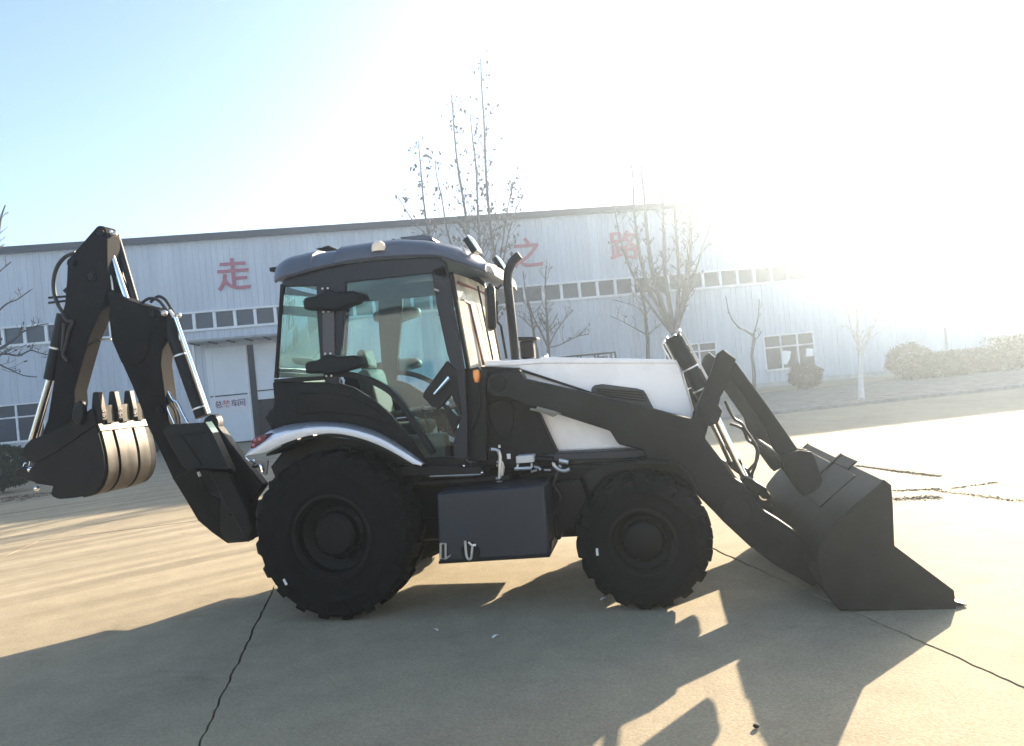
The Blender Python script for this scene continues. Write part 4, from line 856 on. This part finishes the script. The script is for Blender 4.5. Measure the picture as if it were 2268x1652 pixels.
MB().prism(smoothline(ln + ln[:1], 3)[:-1], -.43, -.37).build('hinge_boss', BLACK, bb, bevel=.012)
# worn wear strips on the outside of the shell
def shell_strip(name, pts, y0, y1, th, mt): return MB().prism(offs(pts, th), y0, y1).build(name, mt, bb, bevel=.003, ang=40)
wp = hs[3:-12]
for (y0, y1) in ((-.34, -.20), (-.165, .075), (.11, .27)): shell_strip('wear_strip', wp, y0, y1, .014, STEEL)
shell_strip('lip_band', hs[0:4], -.36, .36, .024, STEEL)
tt = [(-2.686,2.104),(-2.669,2.112),(-2.632,2.106),(-2.61,1.987),(-2.604,1.86),(-2.613,1.819),(-2.665,1.789),(-2.699,1.835),(-2.71,1.971)]
ttb = [(-2.632,2.107),(-2.624,2.048),(-2.607,1.928),(-2.607,1.827),(-2.617,1.828),(-2.621,1.929),(-2.64,2.049)]
for k in range(4):
    y = -.325 + k * .217
    th = MB().prism(tt, y - .036, y + .036).build('bucket_tooth', BLACK, bb, bevel=.006)
    MB().prism([(x + .006, z) for x, z in ttb], y - .03, y + .03).build('tooth_face', STEEL, th, bevel=.002)
    v = [(-2.614,1.861)][0]; [MB().ball((v[0] + .012, y, v[1] + q), .014, nu=8, nv=5).build('tooth_bolt', CHROME, th) for q in (0, .05)]
for k in range(3):
    y = -.215 + k * .217; q = [(-2.665,1.789),(-2.661,1.966),(-2.631,1.972),(-2.631,1.787)]; MB().prism(q, y - .05, y + .05).build('lip_tab', STEEL, bb, bevel=.003)
# tipping links
MB().prism([(-3.711,1.411),(-3.632,1.428),(-3.582,1.415),(-3.458,1.328),(-3.288,1.204),(-3.507,1.249),(-3.675,1.313),(-3.737,1.313),(-3.756,1.375)], -.30, .30).build('tipping_link', BLACK, BL, bevel=.01)
for v in [(-3.528,-0.33,1.391),(-3.469,-0.33,1.195)]: MB().ball(v, .027, nu=10, nv=6).build('link_pin', CHROME, BL)
MB().tube([(-3.627,-0.2,1.519),(-3.665,-0.2,1.407)], .012, 6).tube([(-3.712,-0.2,1.455),(-3.731,-0.2,1.421)], .012, 6).build('link_rod', CHROME, BL)

# ================================================================ TREES, SHRUBS AND YARD THINGS
BARK = mat('bark_grey', (.060, .052, .048), .9, noise=.35, scale=9)
LEAF = mat('dry_leaf', (.045, .022, .016), .8, noise=.4, scale=30)
PALEBARK = mat('whitewashed_bark', (.42, .40, .37), .9, noise=.25, scale=8)
def twigs(tb, lv, stems, rnd, n_per, length, depth=2, leaf=.35, spread=.9, tipleaf=True):
    for pts, r0, r1 in stems:
        P = [Vector(p) for p in pts]; L = [0]
        for a, b in zip(P, P[1:]): L.append(L[-1] + (b - a).length)
        tot = L[-1]
        for k in range(int(n_per * tot)):
            t = rnd.uniform(.18, .98) * tot; i = max(j for j in range(len(L) - 1) if L[j] <= t); f = (t - L[i]) / max(1e-6, L[i + 1] - L[i])
            p = P[i].lerp(P[i + 1], f); d = (P[i + 1] - P[i]).normalized()
            a = rnd.uniform(0, 6.283); side = Vector((cos(a), sin(a), rnd.uniform(.0, .5))).normalized()
            dr = (d * rnd.uniform(.3, .9) + side * spread).normalized(); ln = length * rnd.uniform(.35, 1.0) * (1.15 - .6 * t / tot)
            q = [p]; cur = dr
            for s_ in range(4):
                cur = (cur + Vector((rnd.uniform(-.18, .18), rnd.uniform(-.18, .18), rnd.uniform(.02, .22)))).normalized(); q.append(q[-1] + cur * ln / 4)
            rr = max(.012, (r0 + (r1 - r0) * t / tot) * .50)
            tb.tube(q, [rr, rr * .85, rr * .7, rr * .55, .006], 5, cap=False)
            if depth > 1:
                for z_ in range(rnd.randint(1, 3)):
                    u = rnd.uniform(.25, .95); w_ = q[1].lerp(q[3], u); a = rnd.uniform(0, 6.283)
                    dd = (cur * .8 + Vector((cos(a), sin(a), .35)) * .7).normalized(); l2 = ln * rnd.uniform(.25, .5)
                    e = w_ + dd * l2; mid = w_.lerp(e, .5) + Vector((rnd.uniform(-.04, .04), rnd.uniform(-.04, .04), .03)) * l2
                    tb.tube([w_, mid, e], [rr * .6, rr * .5, .006], 4, cap=False)
                    if rnd.random() < leaf: lv.append(e)
            if rnd.random() < leaf: lv.append(q[rnd.randint(2, 4)])
def leaves(pts, rnd, size, name, parent, m=None):
    b = MB()
    for p in pts:
        for _ in range(rnd.randint(1, 2)):
            s = size * rnd.uniform(.7, 1.6); c = Vector(p) + Vector((rnd.uniform(-.06, .06), rnd.uniform(-.06, .06), rnd.uniform(-.12, .0)))
            M = Euler((rnd.uniform(0, 6.28), rnd.uniform(0, 6.28), rnd.uniform(0, 6.28))).to_matrix()
            b.add([c + M @ Vector(v) * s for v in ((-.9, 0, 0), (-.2, .5, .12), (1, 0, .05), (-.2, -.5, .12))], [(0, 1, 2), (0, 2, 3)])
    return tag(b.build(name, m or LEAF, parent, ang=10), kind='stuff')
def tree(name, label, base, trunk_top, stems, seed, tr=.13, n_per=2.4, length=1.5, leaf=.35, leafsize=.085, group='bare trees along the factory front', bark=BARK, sr=.05):
    rnd = random.Random(seed); base = Vector(base); root = empty(name, base)
    tag(root, label, 'tree', group)
    loc = lambda p: Vector(p) - base
    tp = Vector(trunk_top)
    t = MB(); t.tube(smoothline([(0, 0, -.05), tuple((tp - base) * .5 + Vector((rnd.uniform(-.06, .06), 0, 0))), tuple(tp - base)], 5), [tr * (1.15 - .4 * i / 10) for i in range(11)], 10)
    t.build('trunk', bark, root)
    S = []
    tb = MB()
    for st, r0 in stems:
        P = [loc(p) + Vector((0, 0, 0)) for p in st]
        dy = rnd.uniform(-1.0, 1.0)
        P = [p + Vector((-sin(BA), cos(BA), 0)) * dy * min(1, i / 2) for i, p in enumerate(P)]
        sm = smoothline([tuple(p) for p in P], 4)
        tb.tube(sm, [max(.020, 1.25 * r0 * (1 - .78 * i / (len(sm) - 1))) for i in range(len(sm))], 7)
        S.append((sm, r0, .012))
    tb.build('limbs', bark, root)
    tw = MB(); lv = []
    twigs(tw, lv, S, rnd, n_per, length, leaf=leaf)
    tag(tw.build('crown', bark, root), kind='stuff')
    if lv: leaves(lv, rnd, leafsize, 'dry_leaves', root)
    return root
TO = 27.6
def T(pts): return pts
tb1 = [(-5.253,27.313,-1.235)][0]; tb1 = (tb1[0], tb1[1], .1)
tt1 = [(-5.277,27.306,2.011)][0]
tree('plane_tree', 'tallest bare tree with a few clinging brown leaves, rising behind the cab roof', tb1, tt1, [
    ([tt1] + [(-4.226,27.647,7.124),(-4.234,27.645,9.12),(-4.197,27.657,12.116),(-4.064,27.7,14.612),(-4.005,27.719,16.616),(-3.924,27.745,18.018)], .085),
    ([tt1] + [(-4.745,27.479,7.166),(-4.752,27.476,9.159),(-4.577,27.533,12.64),(-4.612,27.522,14.342),(-4.607,27.523,15.742)], .075),
    ([tt1] + [(-5.214,27.326,7.204),(-5.316,27.293,9.2),(-5.418,27.26,11.198),(-5.517,27.228,12.697),(-5.523,27.226,14.192),(-5.484,27.238,16.185)], .085),
    ([tt1] + [(-6.892,26.781,7.34),(-7.178,26.688,9.338),(-7.251,26.664,11.122),(-7.24,26.668,12.803),(-7.226,26.672,13.99)], .065),
    ([tt1] + [(-5.869,27.113,7.257),(-6.279,26.98,9.47),(-6.378,26.948,10.964),(-6.533,26.898,12.363),(-6.519,26.902,13.354)], .05),
    ([tt1] + [(-3.899,27.753,8.096),(-3.572,27.86,9.572),(-3.272,27.957,10.754),(-2.885,28.083,11.833)], .045),
    ([tt1] + [(-3.709,27.815,8.081),(-3.051,28.029,10.036),(-2.462,28.22,11.202),(-2.273,28.282,11.995)], .045),
    ([tt1] + [(-6.197,27.007,7.779),(-7.605,26.549,9.764),(-8.161,26.369,10.789),(-8.393,26.293,11.297)], .04)], 11, tr=.17, n_per=5.2, length=1.7, leaf=.5, leafsize=.10)
tb2 = [(3.807,30.257,-2.251)][0]; tb2 = (tb2[0], tb2[1], .1); tt2 = [(4.215,30.39,3.196)][0]
tree('plane_tree', 'bare many-stemmed tree standing behind the tilt cylinders of the loader', tb2, tt2, [
    ([tt2] + [(3.544,30.172,5.979),(3.44,30.138,8.553),(3.487,30.153,10.604),(3.434,30.136,12.664),(3.482,30.152,14.515)], 0.112),
    ([tt2] + [(4.094,30.35,6.447),(4.292,30.415,8.49),(4.469,30.473,11.57),(4.627,30.524,14.248)], 0.105),
    ([tt2] + [(4.546,30.498,5.896),(4.543,30.497,8.471),(4.591,30.512,10.53),(4.69,30.544,12.59),(4.92,30.619,14.232)], 0.090),
    ([tt2] + [(2.946,29.978,6.029),(2.495,29.831,8.623),(2.59,29.862,11.176),(2.626,29.874,13.123)], 0.090),
    ([tt2] + [(5.05,30.661,5.854),(5.452,30.792,8.404),(5.875,30.929,12.0),(6.067,30.992,14.171)], 0.105),
    ([tt2] + [(5.301,30.743,7.382),(5.501,30.808,10.47),(5.499,30.807,12.542),(5.518,30.813,14.096)], 0.075),
    ([tt2] + [(5.201,30.71,6.357),(5.958,30.956,9.921),(6.548,31.148,12.271),(6.68,31.191,13.304)], 0.068),
    ([tt2] + [(2.897,29.962,5.522),(2.149,29.719,8.137),(1.917,29.643,10.913),(1.895,29.636,11.937)], 0.060),
    ([tt2] + [(5.353,30.76,5.829),(6.418,31.106,8.332),(7.051,31.311,9.534)], 0.060)], 12, tr=.16, n_per=2.8, length=1.25, leaf=.35, leafsize=.08)
tb3 = [(-2.129,28.329,1.44)][0]; tb3 = (tb3[0], tb3[1], .1); tt3 = [(-2.046,28.356,3.283)][0]
tree('plane_tree', 'slim bare tree with drooping side twigs right beside the exhaust stack', tb3, tt3, [
    ([tt3] + [(-1.949,28.387,4.51),(-1.887,28.407,5.431),(-1.802,28.435,6.662),(-1.686,28.472,7.458)], .07),
    ([tt3] + [(-2.32,28.267,4.173),(-2.551,28.191,4.872),(-2.713,28.139,5.688),(-2.832,28.1,6.315)], .05),
    ([tt3] + [(-1.558,28.514,4.041),(-1.026,28.687,4.612),(-0.497,28.859,5.124)], .035),
    ([tt3] + [(-1.503,28.532,3.355),(-0.756,28.775,3.657),(-0.147,28.973,3.725)], .03)], 13, tr=.11, n_per=5.0, length=1.5, leaf=.12, leafsize=.07)
tb3b = [(-2.599,28.176,1.488)][0]
tree('plane_tree', 'thin leaning bare trunk between the exhaust stack and its taller neighbour', (tb3b[0], tb3b[1], .1), [(-2.599,28.176,3.089)][0], [
    ([(-2.599,28.176,3.089),(-2.643,28.162,4.202),(-2.652,28.159,5.066),(-2.76,28.124,5.815),(-2.809,28.108,6.56),(-2.8,28.111,7.299)], .06), ([(-2.614,28.171,4.2),(-3.038,28.033,4.731),(-3.308,27.946,5.001)], .03)], 19, tr=.09, n_per=3.2, length=1.2, leaf=.2, leafsize=.07)
tb4 = [(2.697,29.897,0.952)][0]
tree('plane_tree', 'straight bare trunk just left of the many-stemmed tree above the bonnet', (tb4[0], tb4[1], .1), [(2.852,29.947,3.197)][0], [
    ([(2.852,29.947,3.197),(2.899,29.962,4.199),(2.965,29.984,5.137),(2.805,29.932,5.906),(2.742,29.911,6.855)], .085), ([(2.858,29.949,3.448),(2.302,29.768,3.876),(1.615,29.545,4.376),(1.209,29.413,4.6)], .03), ([(2.935,29.974,4.573),(2.415,29.805,5.058),(1.54,29.521,5.51)], .03),
    ([(2.876,29.955,3.446),(3.414,30.13,3.9),(3.684,30.217,4.128)], .03)], 14, tr=.12, n_per=3.0, length=1.3, leaf=.06)
tb5 = [(8.059,32.27,-0.229)][0]
tree('plane_tree', 'pollarded tree forking into two thin stems left of the papered window', (tb5[0], tb5[1], .1), [(8.132,32.294,1.876)][0], [
    ([(8.132,32.294,1.876),(7.95,32.234,2.098),(7.883,32.212,2.786),(7.546,32.103,3.158),(7.102,31.959,3.471),(6.76,31.848,4.113),(6.653,31.813,5.074)], .07), ([(8.132,32.294,1.876),(8.315,32.353,2.336),(8.592,32.443,3.062),(8.884,32.538,3.924),(9.047,32.591,4.869)], .06)], 15, tr=.10, n_per=.9, length=.9, leaf=0)
tb6 = [(9.585,18.747)][0]
tr6 = [(11.475,25.283,1.432),(11.493,25.289,2.68),(11.522,25.299,3.765)]
tree('plane_tree', 'pale whitewashed trunk of a bare tree at the hazy right end of the verge', (tb6[0], tb6[1], .08), tr6[0], [
    (tr6, .08), ([(11.475,25.283,1.432),(11.933,25.432,2.368),(12.348,25.567,3.148),(12.627,25.658,4.217)], .06), ([(11.464,25.28,1.596),(11.218,25.2,2.433),(11.056,25.147,3.534)], .05)], 16, tr=.10, n_per=2.2, length=1.2, leaf=.1, bark=PALEBARK)
# left tree reaching in from outside the frame
tl0 = [(-21.575,14.019,-0.126)][0]; tlt = [(-21.232,14.131,3.429)][0]
tree('plane_tree', 'bare branches of a tree reaching in from the left edge of the picture', (tl0[0], tl0[1], .08), tlt, [
    ([tlt] + [(-20.186,14.471,4.564),(-19.942,14.55,4.81),(-19.585,14.666,5.052),(-19.254,14.773,5.311),(-18.758,14.934,5.491),(-18.413,15.046,5.524)], .055),
    ([tlt] + [(-20.135,14.487,4.495),(-19.63,14.651,4.479),(-19.223,14.783,4.633),(-18.839,14.908,4.468),(-18.337,15.071,4.323)], .04),
    ([tlt] + [(-20.247,14.45,5.209),(-19.784,14.601,6.834),(-19.413,14.721,7.254),(-18.928,14.879,7.665)], .05),
    ([tlt] + [(-20.254,14.448,5.85),(-19.938,14.551,7.746),(-19.646,14.646,9.33),(-19.428,14.717,9.959)], .07),
    ([tlt] + [(-20.215,14.461,4.184),(-19.779,14.603,4.013),(-19.295,14.76,3.709),(-18.85,14.904,3.6)], .035),
    ([tlt] + [(-20.172,14.475,5.458),(-19.661,14.641,6.246),(-19.192,14.793,6.463),(-18.773,14.93,6.75)], .04)], 17, tr=.13, n_per=4.2, length=.9, leaf=.06, leafsize=.06)
# ---------------------------------------------------------------- shrubs
SHRUB = mat('shrub_leaf', (.032, .042, .018), .8, noise=.45, scale=3, spec=.1)
SHRUB2 = mat('shrub_leaf_brown', (.060, .052, .040), .85, noise=.4, scale=3, spec=.1)
def shrub(name, label, base, rx, rz, n, seed, m=SHRUB, cat='shrub', group='clipped shrubs on the verge', ry=None, leaf=.05, box=False):
    rnd = random.Random(seed); base = Vector(base); root = empty(name, base, BA); tag(root, label, cat, group); ry = ry or rx
    st = MB()
    for k in range(7):
        a = rnd.uniform(0, 6.28); st.tube([(0, 0, -.03), (cos(a) * rx * .3, sin(a) * ry * .3, rz * .5), (cos(a) * rx * .6, sin(a) * ry * .6, rz * 1.3)], [.03, .02, .008], 5)
    st.build('stem', BARK, root)
    b = MB()
    for k in range(n):
        if box: d = Vector((rnd.uniform(-1, 1), rnd.uniform(-1, 1), rnd.uniform(-.9, 1))); f = max(abs(d.x), abs(d.y), abs(d.z)); d = d / max(f, .01) * rnd.uniform(.35, 1.04)
        else: d = Vector((rnd.gauss(0, 1), rnd.gauss(0, 1), rnd.gauss(0, 1))).normalized() * (rnd.uniform(.35, 1.0) ** .45) * rnd.uniform(.92, 1.06)
        d *= 1 + .10 * sin(d.x * 5 + seed) * cos(d.z * 6 + d.y * 4)
        c = Vector((d.x * rx, d.y * ry, rz * 1.02 + d.z * rz)); s = leaf * rnd.uniform(.6, 1.5)
        M = Euler((rnd.uniform(0, 6.28), rnd.uniform(0, 6.28), rnd.uniform(0, 6.28))).to_matrix()
        b.add([c + M @ Vector(v) * s for v in ((-1, 0, 0), (0, .55, .15), (1, 0, 0), (0, -.55, .15))], [(0, 1, 2, 3)])
    tag(b.build('foliage', m, root, ang=10), kind='stuff'); return root
p = [(-15.734,10.57)][0]; h_ = .95
shrub('round_shrub', 'dark green bush at the left edge behind the backhoe bucket', (p[0], p[1], .08), .95, .66, 9000, 41, leaf=.038)
p = [(9.888,28.448,0.096)][0]
shrub('round_shrub', 'round brownish clipped bush below the papered window', (p[0], p[1], .09), .78, .62, 9000, 42, SHRUB2, leaf=.034)
p = [(14.904,30.078,-0.262)][0]
shrub('round_shrub', 'broad clipped bush fading into the haze at the right', (p[0], p[1], .09), 1.05, .85, 9000, 43, SHRUB2, leaf=.04)
p = [(17.033,29.718,-0.451)][0]
shrub('hedge', 'long low hedge at the far right of the verge', (p[0], p[1], .09), 2.6, .55, 14000, 44, SHRUB, 'hedge', None, ry=.5, box=True, leaf=.06)
p = [(21.705,31.657,-0.936)][0]
shrub('hedge', 'hedge running out of the picture at the right edge', (p[0], p[1], .09), 3.0, .75, 16000, 45, SHRUB, 'hedge', None, ry=.6, box=True, leaf=.06)
# lamp pole far right
p = [(18.236,34.315,-0.684)][0]; q = [(18.469,34.39,2.299)][0]
lp_ = empty('yard_pole', (p[0], p[1], .1)); tag(lp_, 'thin grey pole standing behind the hedge at the right', 'pole')
MB().tube([(0, 0, -.1), (0, 0, q[2])], [.07, .05], 10).build('shaft', KERBM, lp_); MB().lathe([(.001, .0), (.05, .0)], (0, 0, 0), 8); MB().box((0, 0, .06), (.3, .3, .10)).build('base_plate', KERBM, lp_, bevel=.01)

# ---------------------------------------------------------------- steel rack behind the bonnet
r0, r1 = [(-1.919,26.189,2.631)][0], [(1.28,27.228,2.685)][0]
rk = empty('steel_rack', (r0[0], r0[1], .085), BA); tag(rk, 'dark steel storage rack with rails standing behind the bonnet', 'rack')
Lr = (Vector(r1) - Vector(r0)).dot(UD) ; zt = r1[2] - .085
for u in (0, Lr * .25, Lr * .5, Lr * .75, Lr): 
    for v in (0, .7): MB().box((u, v, zt / 2), (.07, .07, zt)).build('upright', BLACK, rk)
for v in (0, .7):
    for z in (zt, zt * .86, zt * .62): MB().box((Lr / 2, v - .001, z), (Lr + .07, .06, .07)).build('rail', BLACK, rk)
for k in range(14): MB().box((Lr * (k + .5) / 14, .35, zt * .93), (.05, .80, .10)).build('slat', ZINC if k in (9, 12, 13) else BLACK, rk)

# ---------------------------------------------------------------- hand cart seen between boom and bucket
c0 = [(-19.605,21.494,-0.05)][0]
ct = empty('hand_cart', (c0[0], c0[1], 0), BA); tag(ct, 'small dark cart with grey mudguard seen between boom and backhoe bucket', 'cart')
wr_ = [(-19.506,21.526,0.951),(-19.588,21.499,-0.052)]; R_ = (wr_[0][2] - wr_[1][2]) / 2
MB().lathe([(R_ * .55, -.09), (R_ * .8, -.11), (R_, -.08), (R_, .08), (R_ * .8, .11), (R_ * .55, .09)], (.0, 0, R_), 28).build('tyre', TYRE, ct)
MB().lathe([(.001, -.07), (R_ * .25, -.08), (R_ * .56, -.03), (R_ * .56, .05)], (0, 0, R_), 20).build('rim', BLACK, ct)
GREYP = mat('cart_paint', (.32, .32, .33), .5)
arc = [(cos(a) * R_ * 1.12, R_ + sin(a) * R_ * 1.12) for a in [radians(20 + k * 12) for k in range(11)]]
MB().prism(offs(arc, -.03), -.16, .16).build('mudguard', GREYP, ct)
MB().box((-.1, 0, R_ * 2.3), (1.9, .6, .07)).build('deck', GREYP, ct, bevel=.01)
for x in (-.75, .55): MB().box((x, .25, R_ * 1.1), (.06, .06, R_ * 2.2)).build('leg', BLACK, ct)
MB().tube([(-.22, -.2, R_ * .15), (-.28, -.2, R_ * 2.2)], .035, 6).build('prop_stand', mat('cart_white', (.6, .6, .6), .5), ct)
MB().box((.35, 0, R_ * 2.75), (.9, .5, R_ * .8)).build('load_box', BLACK, ct, bevel=.03)

# ---------------------------------------------------------------- litter on the slab
rndl = random.Random(77)
for q, lab in zip([(0.995,-1.351),(1.497,-1.51),(2.225,-0.757)], ('white paper scrap on the shaded concrete nearest the rear wheel', 'small white scrap on the shaded concrete below the side tank', 'pale scrap lying against the foot of the front tyre')):
    o = empty('paper_scrap', (q[0], q[1], .006), rndl.uniform(0, 3)); tag(o, lab, 'litter', 'scraps on the concrete')
    MB().add([(-.035, -.010, 0), (.0, -.014, .010), (.034, -.004, .002), (.03, .010, .004), (-.005, .012, .012), (-.036, .006, .003)], [(0, 1, 4, 5), (1, 2, 3, 4)]).build('sheet', LABELW, o, ang=5)
q = [(3.108,-2.805)][0]
st_ = MB().ball((0, 0, .010), .014, (1.2, 1, .8), 8, 5).build('pebble', BLACK, None); st_.location = (q[0], q[1], 0); tag(st_, 'small black pebble on the shaded slab at the bottom of the picture', 'pebble')

# grass and grit grown into the far joint at the right
GRIT = mat('joint_weed', (.17, .13, .08), .95, noise=.4, scale=15)
b = MB(); rg = random.Random(9)
def fuzz(a, c, n, wd):
    a, c = Vector((*a, 0)), Vector((*c, 0)); t = (c - a).normalized(); nn = Vector((-t.y, t.x, 0))
    for k in range(n):
        p = a.lerp(c, rg.random()) + nn * rg.gauss(0, wd); s = rg.uniform(.006, .022); an = rg.uniform(0, 6.28)
        b.add([p + Vector((cos(an) * s, sin(an) * s, .001)), p + Vector((cos(an + 2) * s, sin(an + 2) * s, .001)), p + Vector((rg.uniform(-.02, .02), rg.uniform(-.02, .02), rg.uniform(.004, .02)))], [(0, 1, 2)])
J1 = [(5.737,5.247),(6.072,4.507),(6.427,3.838)]; J2 = [(5.586,3.038),(6.107,2.983)]; J3 = [(5.421,2.516),(5.925,2.495)]; J4 = [(6.191,2.956),(6.815,3.18)]; J5 = [(5.999,2.915),(6.562,2.013)]
fuzz(J1[0], J1[1], 700, .025); fuzz(J1[1], J1[2], 700, .035); fuzz(J2[0], J2[1], 260, .03); fuzz(J3[0], J3[1], 420, .06); fuzz(J4[0], J4[1], 160, .02); fuzz(J5[0], J5[1], 260, .03)
tag(b.build('joint_weeds', GRIT), 'dry weeds and grit in the slab joint behind the front bucket', 'weeds', kind='stuff')

# ================================================================ HAZE
HZ = bpy.data.materials.new('haze_air'); HZ.use_nodes = True; n = HZ.node_tree.nodes; n.remove(n['Principled BSDF'])
pv = n.new('ShaderNodeVolumePrincipled'); pv.inputs['Color'].default_value = (.76, .88, 1.0, 1); pv.inputs['Density'].default_value = .0040; pv.inputs['Anisotropy'].default_value = .83
HZ.node_tree.links.new(pv.outputs[0], n['Material Output'].inputs['Volume'])
b = MB(); b.box((0, 150, 8.5), (810, 910, 19.2)); hz_ = b.build('haze', HZ); tag(hz_, kind='stuff')
